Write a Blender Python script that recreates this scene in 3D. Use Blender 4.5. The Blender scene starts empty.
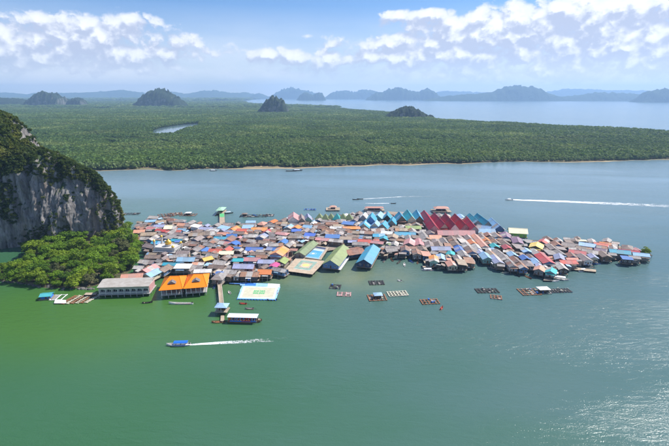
import bpy, bmesh, math, random
import numpy as np
from mathutils import Vector, Matrix, noise as mnoise
from mathutils.geometry import tessellate_polygon

R = math.radians
scene = bpy.context.scene
COL = scene.collection

# ------------------------------------------------------------------ camera
FPX, PITCH, HCAM = 446.0, R(16.0), 120.0
cam_data = bpy.data.cameras.new('camera')
cam_data.sensor_fit = 'HORIZONTAL'
cam_data.angle = 2 * math.atan(334.5 / FPX)
cam_data.clip_start = 1.0
cam_data.clip_end = 200000.0
cam = bpy.data.objects.new('camera', cam_data)
COL.objects.link(cam)
cam.location = (0, 0, HCAM)
cam.rotation_euler = (R(90) - PITCH, 0, 0)
scene.camera = cam

# ------------------------------------------------------------------ light
SUN_AZ, SUN_EL = R(63), R(50)          # azimuth from +Y (view direction) towards +X
sun_dir = Vector((math.sin(SUN_AZ) * math.cos(SUN_EL), math.cos(SUN_AZ) * math.cos(SUN_EL), math.sin(SUN_EL)))
sd = bpy.data.lights.new('sun', 'SUN')
sd.energy = 4.5
sd.angle = R(0.53)
sd.color = (1.0, 0.95, 0.87)
sun = bpy.data.objects.new('sun', sd)
sun.rotation_euler = sun_dir.to_track_quat('Z', 'Y').to_euler()
COL.objects.link(sun)
scene.view_settings.view_transform = 'Standard'
scene.view_settings.look = 'None'
scene.view_settings.gamma = 1.0
scene.view_settings.exposure = 0.62
scene.view_settings.use_curve_mapping = False
scene.cycles.volume_bounces = 1
scene.cycles.max_bounces = 6
scene.cycles.transparent_max_bounces = 8
scene.cycles.use_denoising = True
scene.cycles.sample_clamp_indirect = 6.0


class NT:
    """small helper to write shader nodes"""
    def __init__(self, tree):
        self.t = tree; self.n = tree.nodes; self.l = tree.links
    def new(self, kind, **kw):
        nd = self.n.new(kind)
        for k, v in kw.items():
            setattr(nd, k, v)
        return nd
    def put(self, sock, v):
        if isinstance(v, (int, float)):
            sock.default_value = v
        elif isinstance(v, (tuple, list)):
            sock.default_value = v if len(v) == len(sock.default_value) else (*v, 1.0)
        else:
            self.l.new(v, sock)
    def m(self, op, a, b=None, c=None, clamp=False):
        nd = self.new('ShaderNodeMath', operation=op); nd.use_clamp = clamp
        for i, v in enumerate((a, b, c)):
            if v is not None:
                self.put(nd.inputs[i], v)
        return nd.outputs[0]
    def mix(self, f, a, b, blend='MIX'):
        nd = self.new('ShaderNodeMix', data_type='RGBA', blend_type=blend)
        self.put(nd.inputs[0], f); self.put(nd.inputs[6], a); self.put(nd.inputs[7], b)
        return nd.outputs[2]
    def noise(self, vec, scale, detail=4, rough=0.55, dist=0.0, dims='3D'):
        nd = self.new('ShaderNodeTexNoise', noise_dimensions=dims)
        if vec is not None:
            self.put(nd.inputs['Vector'], vec)
        nd.inputs['Scale'].default_value = scale; nd.inputs['Detail'].default_value = detail
        nd.inputs['Roughness'].default_value = rough; nd.inputs['Distortion'].default_value = dist
        return nd.outputs['Fac']
    def step(self, v, a, b, lo=0.0, hi=1.0, smooth=True):
        nd = self.new('ShaderNodeMapRange', interpolation_type='SMOOTHSTEP' if smooth else 'LINEAR')
        nd.clamp = True
        self.put(nd.inputs[0], v); self.put(nd.inputs[1], a); self.put(nd.inputs[2], b)
        self.put(nd.inputs[3], lo); self.put(nd.inputs[4], hi)
        return nd.outputs[0]
    def scalevec(self, vec, s):
        nd = self.new('ShaderNodeMapping'); self.put(nd.inputs['Vector'], vec)
        nd.inputs['Scale'].default_value = s
        return nd.outputs[0]
    def xyz(self, x, y, z):
        nd = self.new('ShaderNodeCombineXYZ')
        for i, v in enumerate((x, y, z)):
            self.put(nd.inputs[i], v)
        return nd.outputs[0]


def px_dir(px, py):
    a = (px - 334.5) / FPX; b = (223 - py) / FPX
    v = Vector((a, math.cos(PITCH) + b * math.sin(PITCH), -math.sin(PITCH) + b * math.cos(PITCH)))
    return v.normalized()


def px_azel(px, py):
    v = px_dir(px, py)
    return math.atan2(v.x, v.y), math.asin(v.z)


# ------------------------------------------------------------------ sky
world = bpy.data.worlds.new('World')
scene.world = world
world.use_nodes = True
w = NT(world.node_tree)
for nd in list(w.n):
    w.n.remove(nd)
sky = w.new('ShaderNodeTexSky', sky_type='NISHITA')
sky.sun_disc = False
sky.sun_elevation = SUN_EL
sky.sun_rotation = SUN_AZ
sky.altitude = 100
sky.air_density = 1.0
sky.dust_density = 0.6
sky.ozone_density = 2.0
tc = w.new('ShaderNodeTexCoord').outputs['Generated']
sp = w.new('ShaderNodeSeparateXYZ'); w.put(sp.inputs[0], tc)
az = w.m('ARCTAN2', sp.outputs[0], sp.outputs[1])
el = w.m('ARCSINE', sp.outputs[2])
# cumulus: clumps where they stand in the sky, noise for their shape; the noise goes on all round
blobs = [(62, 22, 44, 9, .95), (134, 19, 22, 8, 1.0), (30, 30, 26, 10, .6), (100, 42, 62, 14, .85), (60, 56, 60, 12, .6), (165, 56, 50, 10, .6), (190, 44, 13, 10, .95),
         (2, 42, 16, 13, .9), (274, 55, 32, 7, .95), (318, 63, 34, 8, .8), (390, 17, 16, 6, .95), (424, 13, 13, 4, .8),
         (398, 42, 50, 11, .85), (445, 32, 32, 15, .95), (420, 60, 70, 11, .7), (480, 52, 60, 14, .7), (510, 22, 40, 14, .95), (560, 40, 70, 20, .9), (566, 12, 50, 10, .8),
         (640, 20, 60, 22, 1.0), (640, 52, 70, 18, .85), (600, 70, 120, 10, .6), (310, 36, 14, 3, .6), (342, 42, 16, 6, .6), (372, 60, 40, 8, .6),
         (165, 28, 10, 3, .5), (100, 72, 100, 8, .45), (250, 76, 80, 6, .35), (450, 78, 90, 6, .4)]
aout = w.step(w.m('ABSOLUTE', az), R(37), R(50))
eout = w.step(el, R(11), R(17))
outside = w.m('MAXIMUM', aout, eout)
gen = w.noise(w.xyz(az, w.m('MULTIPLY', el, 2.4), 3.3), 3.0, 2)
gen = w.m('MULTIPLY', w.step(gen, 0.42, 0.66, 0.0, 0.9), w.step(el, R(30), R(70), 1.0, 0.4))
gen = w.m('MULTIPLY', gen, outside)


def cloud_density(da, de, detail):
    """clumps where they stand in the sky; rounded puffs give them their shape; the same puffs go on all round"""
    A = w.m('ADD', az, da); E_ = w.m('ADD', el, de)
    inv = w.m('SUBTRACT', 1.0, gen)
    for bx, by, rx, ry, amp in blobs:
        a0, e0 = px_azel(bx, by)
        u = w.m('DIVIDE', w.m('SUBTRACT', A, a0), rx / FPX)
        v = w.m('DIVIDE', w.m('SUBTRACT', E_, e0), ry / FPX)
        g = w.m('EXPONENT', w.m('MULTIPLY', w.m('ADD', w.m('MULTIPLY', u, u), w.m('MULTIPLY', v, v)), -0.8))
        inv = w.m('MULTIPLY', inv, w.m('SUBTRACT', 1.0, w.m('MULTIPLY', g, amp)))
    cv = w.m('SUBTRACT', 1.0, inv)
    p = w.xyz(A, w.m('MULTIPLY', E_, 1.35), 0.37)
    vo = w.new('ShaderNodeTexVoronoi', feature='F1', voronoi_dimensions='2D')
    if detail:
        fine = w.noise(p, 30.0, detail, 0.62, 0, '2D')
        wob = w.m('MULTIPLY', w.m('SUBTRACT', fine, 0.5), 0.03)
        p2 = w.xyz(w.m('ADD', A, wob), w.m('MULTIPLY', w.m('ADD', E_, wob), 1.35), 0)
        fine = w.m('SUBTRACT', fine, 0.5)
    else:
        p2 = p; fine = 0.0
    w.put(vo.inputs['Vector'], p2)
    vo.inputs['Scale'].default_value = 24; vo.inputs['Detail'].default_value = 2; vo.inputs['Roughness'].default_value = .5
    puff = w.m('SUBTRACT', 0.5, vo.outputs['Distance'])
    big = w.m('SUBTRACT', w.noise(p, 8.0, 2, 0.5, 0, '2D'), 0.5)
    return w.m('ADD', cv, w.m('ADD', w.m('MULTIPLY', puff, 0.45), w.m('ADD', w.m('MULTIPLY', fine, 0.7), w.m('MULTIPLY', big, 0.6))))


dens = cloud_density(0, 0, 6)
dsun = cloud_density(0.006, 0.014, 0)
alpha = w.step(dens, 0.34, 0.68)
lit = w.step(w.m('SUBTRACT', dens, dsun), -0.14, 0.32)
thick = w.step(dens, 0.4, 1.1)
lit = w.m('MULTIPLY', lit, w.m('ADD', 0.55, w.m('MULTIPLY', thick, 0.45)))
ccol = w.mix(lit, (4.7, 5.2, 6.7), (9.6, 9.7, 9.9))
# thin high veil that whitens the lower sky everywhere
veil = w.step(el, R(0.0), R(10.0), 0.92, 0.0, smooth=False)
vn = w.noise(w.xyz(az, w.m('MULTIPLY', el, 4.0), 1.7), 5.0, 5, 0.55)
veil = w.m('MULTIPLY', veil, w.step(vn, 0.25, 0.75, 0.65, 1.15))
skyc = w.mix(1.0, sky.outputs[0], (0.60, 0.82, 1.12), 'MULTIPLY')
base = w.mix(veil, skyc, (8.5, 8.6, 9.2))
final = w.mix(w.m('MULTIPLY', alpha, w.step(el, R(1.0), R(5.0), 0.35, 0.95)), base, ccol)
bg = w.new('ShaderNodeBackground'); bg.inputs[1].default_value = 0.083
w.l.new(final, bg.inputs[0])
wo = w.new('ShaderNodeOutputWorld'); w.l.new(bg.outputs[0], wo.inputs[0])
world.cycles.sampling_method = 'MANUAL'
world.cycles.sample_map_resolution = 512


# ------------------------------------------------------------------ helpers
def gp(px, py, z=0.0):
    """point of the place at height z seen at this pixel of the photograph"""
    v = px_dir(px, py)
    t = (HCAM - z) / -v.z
    return Vector((v.x * t, v.y * t, z))


def mpp(px, py, z=0.0):
    """metres per photograph pixel across, at that point"""
    p = gp(px, py, z)
    return (p.y * math.cos(PITCH) + (HCAM - z) * math.sin(PITCH)) / FPX


def tag(o, label=None, cat=None, group=None, kind=None):
    if label: o['label'] = label
    if cat: o['category'] = cat
    if group: o['group'] = group
    if kind: o['kind'] = kind
    return o


def link(o, parent=None):
    COL.objects.link(o)
    if parent is not None:
        o.parent = parent
    return o


def empty(name, loc=(0, 0, 0), rz=0.0):
    o = bpy.data.objects.new(name, None)
    o.empty_display_size = 0.5
    o.location = loc; o.rotation_euler = (0, 0, rz)
    return link(o)


class MB:
    """collects shapes, builds one mesh object"""
    def __init__(self):
        self.v = []; self.f = []; self.mi = []
    def add(self, vs, fs, m=0):
        b = len(self.v)
        self.v.extend(tuple(x) for x in vs)
        for f in fs:
            self.f.append(tuple(b + i for i in f)); self.mi.append(m)
        return self
    def box(self, c, s, rz=0.0, m=0):
        x, y, z = (k / 2 for k in s)
        ca, sa = math.cos(rz), math.sin(rz)
        vs = []
        for dz in (-z, z):
            for dx, dy in ((-x, -y), (x, -y), (x, y), (-x, y)):
                vs.append((c[0] + dx * ca - dy * sa, c[1] + dx * sa + dy * ca, c[2] + dz))
        return self.add(vs, [(3, 2, 1, 0), (4, 5, 6, 7), (0, 1, 5, 4), (1, 2, 6, 5), (2, 3, 7, 6), (3, 0, 4, 7)], m)
    def slab(self, quad, th, m=0):
        """four points (counter-clockwise seen from above) made into a sheet th thick"""
        q = [Vector(p) for p in quad]
        n = (q[1] - q[0]).cross(q[3] - q[0]).normalized() * th
        vs = [p - n for p in q] + q
        return self.add(vs, [(3, 2, 1, 0), (4, 5, 6, 7), (0, 1, 5, 4), (1, 2, 6, 5), (2, 3, 7, 6), (3, 0, 4, 7)], m)
    def tube(self, p0, p1, r0, r1=None, n=6, m=0):
        r1 = r0 if r1 is None else r1
        p0, p1 = Vector(p0), Vector(p1)
        d = (p1 - p0).normalized()
        a = d.orthogonal().normalized(); b = d.cross(a)
        vs = []
        for p, r in ((p0, r0), (p1, r1)):
            for k in range(n):
                t = 2 * math.pi * k / n
                vs.append(p + a * (r * math.cos(t)) + b * (r * math.sin(t)))
        fs = [(k, (k + 1) % n, n + (k + 1) % n, n + k) for k in range(n)]
        fs += [tuple(range(n - 1, -1, -1)), tuple(range(n, 2 * n))]
        return self.add(vs, fs, m)
    def lathe(self, prof, c=(0, 0, 0), n=14, m=0):
        vs = []; fs = []
        for r, z in prof:
            for k in range(n):
                t = 2 * math.pi * k / n
                vs.append((c[0] + r * math.cos(t), c[1] + r * math.sin(t), c[2] + z))
        for i in range(len(prof) - 1):
            for k in range(n):
                a, b = i * n + k, i * n + (k + 1) % n
                fs.append((a, b, b + n, a + n))
        fs.append(tuple(range(n - 1, -1, -1)))
        fs.append(tuple(range((len(prof) - 1) * n, len(prof) * n)))
        return self.add(vs, fs, m)
    def mesh(self, name, mats, smooth=False):
        me = bpy.data.meshes.new(name)
        me.from_pydata(self.v, [], self.f)
        for mt in mats if isinstance(mats, (list, tuple)) else [mats]:
            me.materials.append(mt)
        if any(self.mi):
            me.polygons.foreach_set('material_index', self.mi)
        if smooth:
            me.polygons.foreach_set('use_smooth', [True] * len(me.polygons))
        me.update()
        return me
    def build(self, name, mats, parent=None, smooth=False):
        return link(bpy.data.objects.new(name, self.mesh(name, mats, smooth)), parent)


def np_mesh(name, verts, faces, mat, smooth=False):
    """numpy verts (N,3), quads (M,4)"""
    me = bpy.data.meshes.new(name)
    me.vertices.add(len(verts)); me.vertices.foreach_set('co', np.asarray(verts, np.float32).ravel())
    faces = np.asarray(faces, np.int32); k = faces.shape[1]
    me.loops.add(faces.size); me.loops.foreach_set('vertex_index', faces.ravel())
    me.polygons.add(len(faces)); me.polygons.foreach_set('loop_start', np.arange(0, faces.size, k, dtype=np.int32))
    me.polygons.foreach_set('loop_total', np.full(len(faces), k, np.int32))
    if smooth:
        me.polygons.foreach_set('use_smooth', np.ones(len(faces), bool))
    me.update(calc_edges=True)
    me.materials.append(mat)
    return me


def grid_faces(nu, nv):
    i = np.arange((nu - 1) * (nv - 1)); a = (i // (nv - 1)) * nv + i % (nv - 1)
    return np.stack([a, a + nv, a + nv + 1, a + 1], 1)


def inside(poly, x, y):
    x = np.asarray(x, float); y = np.asarray(y, float)
    c = np.zeros(x.shape, bool)
    n = len(poly)
    for i in range(n):
        x0, y0 = poly[i][0], poly[i][1]; x1, y1 = poly[(i + 1) % n][0], poly[(i + 1) % n][1]
        if y0 == y1:
            continue
        hit = ((y0 > y) != (y1 > y)) & (x < (x1 - x0) * (y - y0) / (y1 - y0) + x0)
        c ^= hit
    return c


def sheet(name, poly, z, mat):
    """flat outline filled as one sheet"""
    pts = [Vector((p[0], p[1], z)) for p in poly]
    tris = tessellate_polygon([pts])
    me = bpy.data.meshes.new(name)
    fs = []
    for t in tris:
        a, b, c = (pts[i] for i in t)
        fs.append(t if (b - a).cross(c - a).z > 0 else t[::-1])
    me.from_pydata(pts, [], fs); me.materials.append(mat); me.update()
    return link(bpy.data.objects.new(name, me))


def rough_line(pts, step, amp, seed=0.0, fr=0.02):
    """subdivide an open line and shake it sideways"""
    out = []
    for a, b in zip(pts[:-1], pts[1:]):
        L = (b - a).length; n = max(1, int(L / step))
        for k in range(n):
            p = a.lerp(b, k / n)
            d = mnoise.fractal(Vector((p.x * fr, p.y * fr, seed)), 1.0, 2.0, 4)
            out.append(Vector((p.x, p.y + amp * d, 0)))
    out.append(pts[-1].copy())
    return out


# ------------------------------------------------------------------ materials
def new_mat(name):
    mt = bpy.data.materials.new(name); mt.use_nodes = True
    t = NT(mt.node_tree)
    b = mt.node_tree.nodes['Principled BSDF']
    return mt, t, b


def plain(name, col, rough=0.7, metal=0.0, var=0.12, scale=0.6, spec=0.3):
    """paint or plaster with soft uneven wear and a different tone on each object"""
    mt, t, b = new_mat(name)
    g = t.new('ShaderNodeNewGeometry').outputs['Position']
    n = t.noise(g, scale, 5, 0.6)
    rnd = t.new('ShaderNodeObjectInfo').outputs['Random']
    f = t.m('ADD', t.step(n, 0.3, 0.7, -var, var, False), t.m('MULTIPLY', t.m('SUBTRACT', rnd, 0.5), var * 1.2))
    c = t.new('ShaderNodeHueSaturation'); t.put(c.inputs['Color'], col)
    t.put(c.inputs['Value'], t.m('ADD', 1.0, f))
    t.l.new(c.outputs[0], b.inputs['Base Color'])
    b.inputs['Roughness'].default_value = rough; b.inputs['Metallic'].default_value = metal
    b.inputs['Specular IOR Level'].default_value = spec
    return mt


def leaf_mat(name, dark, light, pale=None, patch=0.004, transl=0.25):
    """foliage: tone by leaf, by tree and by stand"""
    mt, t, b = new_mat(name)
    g = t.new('ShaderNodeNewGeometry')
    pos = g.outputs['Position']
    oi = t.new('ShaderNodeObjectInfo').outputs['Random']
    isl = g.outputs['Random Per Island']
    f = t.m('ADD', t.m('MULTIPLY', oi, 0.6), t.m('MULTIPLY', isl, 0.4))
    c = t.mix(f, dark, light)
    if pale:
        n = t.noise(pos, patch, 5, 0.62, 0.4)
        c = t.mix(t.m('MULTIPLY', t.step(n, 0.47, 0.66), 0.8), c, pale)
        n2 = t.noise(pos, patch * .35, 4, 0.6, 0.6)
        c = t.mix(t.step(n2, 0.42, 0.62, 0.0, 0.55), c, t.mix(0.5, dark, (0.02, 0.06, 0.03)))
    t.l.new(c, b.inputs['Base Color'])
    b.inputs['Roughness'].default_value = 0.65; b.inputs['Specular IOR Level'].default_value = 0.2
    if transl:
        tr = t.new('ShaderNodeBsdfTranslucent'); t.l.new(t.mix(0.5, c, (0.16, 0.22, 0.02), 'MIX'), tr.inputs[0])
        ms = t.new('ShaderNodeMixShader'); ms.inputs[0].default_value = transl
        t.l.new(b.outputs[0], ms.inputs[1]); t.l.new(tr.outputs[0], ms.inputs[2])
        t.l.new(ms.outputs[0], mt.node_tree.nodes['Material Output'].inputs[0])
    return mt


# ------------------------------------------------------------------ water
def water_mat():
    mt, t, b = new_mat('bay_water')
    g = t.new('ShaderNodeNewGeometry'); pos = g.outputs['Position']
    sx = t.new('ShaderNodeSeparateXYZ'); t.put(sx.inputs[0], pos); X, Y = sx.outputs[0], sx.outputs[1]
    # green algae-rich water by the island; bluer base towards open bay paints in sky reflection
    big = t.noise(t.scalevec(pos, (1, 1, 0)), 0.006, 4, 0.55, 0.5)
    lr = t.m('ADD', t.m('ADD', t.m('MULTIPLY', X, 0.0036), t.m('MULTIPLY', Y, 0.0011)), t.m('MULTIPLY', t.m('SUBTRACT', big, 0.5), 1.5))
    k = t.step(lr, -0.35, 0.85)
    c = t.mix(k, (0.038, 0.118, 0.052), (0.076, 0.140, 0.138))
    c = t.mix(t.step(t.m('ADD', Y, t.m('MULTIPLY', t.m('SUBTRACT', big, 0.5), 160)), 300, 620), c, (0.155, 0.235, 0.26))  # paler base over the channel, reflected sky put into the colour
    # turbid shallows round the village
    def blob(cx, cy, rx, ry):
        u = t.m('DIVIDE', t.m('SUBTRACT', X, cx), rx); v = t.m('DIVIDE', t.m('SUBTRACT', Y, cy), ry)
        return t.m('EXPONENT', t.m('MULTIPLY', t.m('ADD', t.m('MULTIPLY', u, u), t.m('MULTIPLY', v, v)), -1.0))
    sh = t.m('ADD', blob(15, 285, 45, 26), t.m('MULTIPLY', blob(-55, 290, 40, 22), 0.8))
    sh = t.m('MULTIPLY', sh, t.step(t.noise(pos, 0.05, 4), 0.25, 0.7, 0.5, 1.0), clamp=True)
    c = t.mix(t.m('MULTIPLY', sh, 0.7), c, (0.21, 0.23, 0.12))
    isl = t.m('ADD', blob(-150, 235, 110, 55), t.m('MULTIPLY', t.m('SUBTRACT', big, 0.5), 0.6))
    c = t.mix(t.step(isl, 0.05, 0.85, 0.0, 0.9), c, (0.054, 0.142, 0.024))
    t.l.new(c, b.inputs['Base Color'])
    b.inputs['IOR'].default_value = 1.33
    b.inputs['Specular IOR Level'].default_value = 0.5
    b.inputs['Roughness'].default_value = 0.17
    # ripples: wind waves, longer across the wind
    rot = t.new('ShaderNodeMapping'); t.put(rot.inputs['Vector'], pos)
    rot.inputs['Rotation'].default_value = (0, 0, R(40)); rot.inputs['Scale'].default_value = (0.33, 1.0, 1.0)
    r1 = t.noise(rot.outputs[0], 0.40, 5, 0.62, 0.5)
    r2 = t.noise(pos, 1.7, 3, 0.6)
    gust = t.step(t.noise(t.scalevec(rot.outputs[0], (0.6, 1, 1)), 0.014, 4, 0.55, 0.6), 0.32, 0.68, 0.35, 1.35)
    h = t.m('MULTIPLY', t.m('ADD', t.m('MULTIPLY', r1, 0.42), t.m('MULTIPLY', r2, 0.13)), gust)
    bp = t.new('ShaderNodeBump'); bp.inputs['Strength'].default_value = 1.0; bp.inputs['Distance'].default_value = 1.0
    t.put(bp.inputs['Height'], h); t.l.new(bp.outputs[0], b.inputs['Normal'])
    return mt


WATER = water_mat()
S = 18500.0
wm = MB().add([(-S, -4000, 0), (S, -4000, 0), (S, S, 0), (-S, S, 0)], [(0, 1, 2, 3)])
tag(wm.build('water', WATER), kind='structure')


def ground_mat(name, a, b_, scale, rough=0.9, c3=None):
    mt, t, b = new_mat(name)
    pos = t.new('ShaderNodeNewGeometry').outputs['Position']
    n = t.noise(pos, scale, 6, 0.6)
    c = t.mix(t.step(n, 0.3, 0.7), a, b_)
    if c3:
        c = t.mix(t.step(t.noise(pos, scale * 0.13, 4, 0.6, 0.5), 0.52, 0.62), c, c3)
    t.l.new(c, b.inputs['Base Color']); b.inputs['Roughness'].default_value = rough
    b.inputs['Specular IOR Level'].default_value = 0.1
    return mt


# ------------------------------------------------------------------ mangrove plain
M_LAND = ground_mat('mangrove_soil', (0.03, 0.06, 0.022), (0.06, 0.10, 0.035), 0.05)
M_MUD = ground_mat('shore_mud', (0.26, 0.20, 0.12), (0.42, 0.33, 0.2), 0.03)
shore_px = [(-150, 174), (0, 172), (95, 170.2), (160, 169.8), (230, 169), (265, 168.2), (330, 166.2), (400, 164.2), (440, 163.4), (520, 162),
            (600, 160.8), (669, 159.4), (760, 158), (840, 157)]
back_px = [(840, 141), (760, 137), (669, 132.8), (560, 127.4), (470, 123), (440, 120.8), (410, 116.5), (390, 113.5), (346, 110), (330, 107.2), (250, 104.5), (240, 101)]
shore = rough_line([gp(*p) for p in shore_px], 12, 12, 1.3, 0.015)
back = rough_line([gp(*p) for p in back_px], 40, 45, 4.1, 0.004)
land_poly = shore + back + [Vector((-2300, 13500, 0)), Vector((-2600, 18000, 0)), Vector((-15000, 18000, 0)), Vector((-6500, 5000, 0)), Vector((-2400, 900, 0))]
land = tag(sheet('mangrove_ground', [(p.x, p.y) for p in land_poly], 0.5, M_LAND), kind='structure')
mud_in = [p + Vector((0, 34, 0)) for p in shore]
mud_out = [Vector((p.x, p.y - 2 - 9 * max(0, mnoise.fractal(Vector((p.x * 0.006, 7.7, 0)), 1.0, 2.0, 3) + 0.35), 0)) for p in shore]
mv = []
for a, b in zip(mud_out, mud_in):
    mv += [(a.x, a.y, 0.03), ((a.x + b.x) / 2, a.y * .65 + b.y * .35, 0.62), (b.x, b.y, 0.62)]
mf = grid_faces(len(shore), 3)
mud = link(bpy.data.objects.new('mud_shore', np_mesh('mud_shore', np.array(mv), mf, M_MUD, True)))
tag(mud, kind='structure')

pond_px = [(151, 134.3), (153, 130.5), (160, 128), (172, 126), (186, 124.2), (200, 123.4), (198, 126), (188, 128.2), (180, 131), (174, 133), (162, 134.3)]
pond2_px = [(96, 109.3), (98, 108.4), (108, 108.2), (110, 108.8), (104, 109.5)]
POND, ptn, pb = new_mat('pond_water')
pb.inputs['Base Color'].default_value = (0.12, 0.18, 0.20, 1); pb.inputs['Roughness'].default_value = 0.12
ponds = []
for pp in (pond_px, pond2_px):
    cy_ = sum(p[1] for p in pp) / len(pp)
    poly = [gp(p[0], p[1], 7.0 if (k_ > 5 or k_ == 0) and len(pp) > 6 else .6) for k_, p in enumerate(pp)]
    ponds.append([(p.x, p.y) for p in poly])
    tag(sheet('pond_water', [(p.x, p.y) for p in poly], 0.62, POND), kind='structure')

# a fishing clearing on the far shore
clear_px = [(262, 106.8, 340, 108.2)]

# ------------------------------------------------------------------ leaves
rng = np.random.default_rng(7)


def crown_arrays(n, lobes, leaf, rg, up=0.35, flat=0.0):
    """n leaf-clump quads on and inside a union of lobes [(cx,cy,cz,rx,ry,rz)]"""
    lobes = np.array(lobes, float)
    wts = lobes[:, 3] * lobes[:, 4]; wts /= wts.sum()
    k = rg.choice(len(lobes), n, p=wts)
    d = rg.normal(size=(n, 3)); d /= np.linalg.norm(d, axis=1)[:, None]
    d[:, 2] = np.where(d[:, 2] < -0.35, -d[:, 2] * 0.6, d[:, 2])
    rad = 1 - 0.45 * rg.random(n) ** 2.0
    c = lobes[k, :3] + d * lobes[k, 3:6] * rad[:, None]
    nrm = d + rg.normal(size=(n, 3)) * 0.55 + np.array([0, 0, up])
    nrm /= np.linalg.norm(nrm, axis=1)[:, None]
    a = np.cross(nrm, rg.normal(size=(n, 3))); a /= np.linalg.norm(a, axis=1)[:, None]
    b = np.cross(nrm, a)
    s = leaf * (0.55 + 0.9 * rg.random(n))[:, None]
    asp = (0.55 + 0.45 * rg.random(n))[:, None]
    v = np.stack([c - a * s, c - b * s * asp, c + a * s, c + b * s * asp], 1)
    v[:, 1] += nrm * s * 0.25; v[:, 3] += nrm * s * 0.25
    verts = v.reshape(-1, 3)
    return verts, np.arange(len(verts)).reshape(-1, 4)


def crown_mesh(name, n, lobes, leaf, mat, seed):
    v, f = crown_arrays(n, lobes, leaf, np.random.default_rng(seed))
    return np_mesh(name, v, f, mat)


def scatter(name, pts, scl, rot, idx, protos, zs=None):
    """many small plants as one mass: points + instances of a few plants"""
    me = bpy.data.meshes.new(name)
    me.vertices.add(len(pts)); me.vertices.foreach_set('co', np.asarray(pts, np.float32).ravel())
    for nm, tp, arr in (('scl', 'FLOAT', scl), ('zs', 'FLOAT', scl if zs is None else zs), ('rot', 'FLOAT', rot), ('idx', 'INT', idx)):
        at = me.attributes.new(nm, tp, 'POINT'); at.data.foreach_set('value', np.asarray(arr))
    ob = link(bpy.data.objects.new(name, me))
    pc = bpy.data.collections.new(name + '_plants')
    for i, p in enumerate(protos):
        po = bpy.data.objects.new('%s_%02d' % (name, i), p); pc.objects.link(po)
    ng = bpy.data.node_groups.new(name, 'GeometryNodeTree')
    ng.interface.new_socket('Geometry', in_out='INPUT', socket_type='NodeSocketGeometry')
    ng.interface.new_socket('Geometry', in_out='OUTPUT', socket_type='NodeSocketGeometry')
    gi = ng.nodes.new('NodeGroupInput'); go = ng.nodes.new('NodeGroupOutput')
    ip = ng.nodes.new('GeometryNodeInstanceOnPoints'); ci = ng.nodes.new('GeometryNodeCollectionInfo')
    ci.inputs['Collection'].default_value = pc
    ci.inputs['Separate Children'].default_value = True; ci.inputs['Reset Children'].default_value = True
    ip.inputs['Pick Instance'].default_value = True
    def attr(nm, tp):
        a = ng.nodes.new('GeometryNodeInputNamedAttribute'); a.data_type = tp; a.inputs['Name'].default_value = nm
        return [o for o in a.outputs if o.enabled][0]
    L = ng.links.new
    L(gi.outputs[0], ip.inputs['Points']); L(ci.outputs[0], ip.inputs['Instance'])
    L(attr('idx', 'INT'), ip.inputs['Instance Index']); sxyz = ng.nodes.new('ShaderNodeCombineXYZ'); sa = attr('scl', 'FLOAT')
    L(sa, sxyz.inputs[0]); L(sa, sxyz.inputs[1]); L(attr('zs', 'FLOAT'), sxyz.inputs[2]); L(sxyz.outputs[0], ip.inputs['Scale'])
    cx = ng.nodes.new('ShaderNodeCombineXYZ'); L(attr('rot', 'FLOAT'), cx.inputs[2])
    er = ng.nodes.new('FunctionNodeEulerToRotation'); L(cx.outputs[0], er.inputs[0]); L(er.outputs[0], ip.inputs['Rotation'])
    L(ip.outputs[0], go.inputs[0])
    md = ob.modifiers.new('plants', 'NODES'); md.node_group = ng
    return ob


M_MANG = leaf_mat('mangrove_leaves', (0.075, 0.15, 0.03), (0.155, 0.245, 0.05), (0.29, 0.34, 0.10), 0.006, 0.35)
M_FRINGE = leaf_mat('shore_mangrove_leaves', (0.11, 0.18, 0.05), (0.25, 0.32, 0.11), None, 0.02, 0.3)
M_BARK = plain('bark', (0.16, 0.12, 0.085), 0.9, var=0.2, scale=2)


def mang_proto(seed, mat, n=110, leaf=0.25):
    r = random.Random(seed)
    lobes = [(0, 0, .9, .5, .5, .42)]
    for k in range(4):
        t = r.uniform(0, 6.28)
        lobes.append((.34 * math.cos(t), .34 * math.sin(t), r.uniform(.55, 1.0), r.uniform(.26, .4), r.uniform(.26, .4), r.uniform(.25, .4)))
    v, f = crown_arrays(n, lobes, leaf, np.random.default_rng(seed))
    tr = MB()
    tr.tube((0, 0, 0), (0, 0, .8), .06, .03, 4)
    tv = np.array(tr.v); tf = [q for q in tr.f if len(q) == 4]
    return np_mesh('mangrove', np.vstack([v, tv]), np.vstack([f, np.array(tf) + len(v)]), mat)


protos_m = [mang_proto(s, M_MANG) for s in range(5)]
protos_f = [mang_proto(s + 20, M_FRINGE) for s in range(3)]
lp = [(p.x, p.y) for p in land_poly]


def forest_zone(y0, y1, sp, size):
    out = []
    half = 0.80
    ys = np.arange(y0, y1, sp)
    P = []
    for y in ys:
        xs = np.arange(-half * y - 60, half * y + 60, sp)
        P.append(np.stack([xs + rng.uniform(-.5, .5, len(xs)) * sp, np.full(len(xs), y) + rng.uniform(-.5, .5, len(xs)) * sp], 1))
    P = np.vstack(P)
    keep = inside(lp, P[:, 0], P[:, 1])
    for po in ponds:
        keep &= ~inside(po, P[:, 0], P[:, 1])
    P = P[keep]
    sc = size * (0.5 + 1.15 * rng.random(len(P)) ** 1.6)
    return P, sc


Ps, Ss = [], []
for z in ((740, 1250, 3.8, 5.0), (1250, 2300, 5.8, 7.0), (2300, 4200, 11, 12), (4200, 9000, 32, 32), (9000, 17500, 95, 90)):
    P, sc = forest_zone(*z)
    Ps.append(P); Ss.append(sc)
P = np.vstack(Ps); sc = np.concatenate(Ss)
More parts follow.
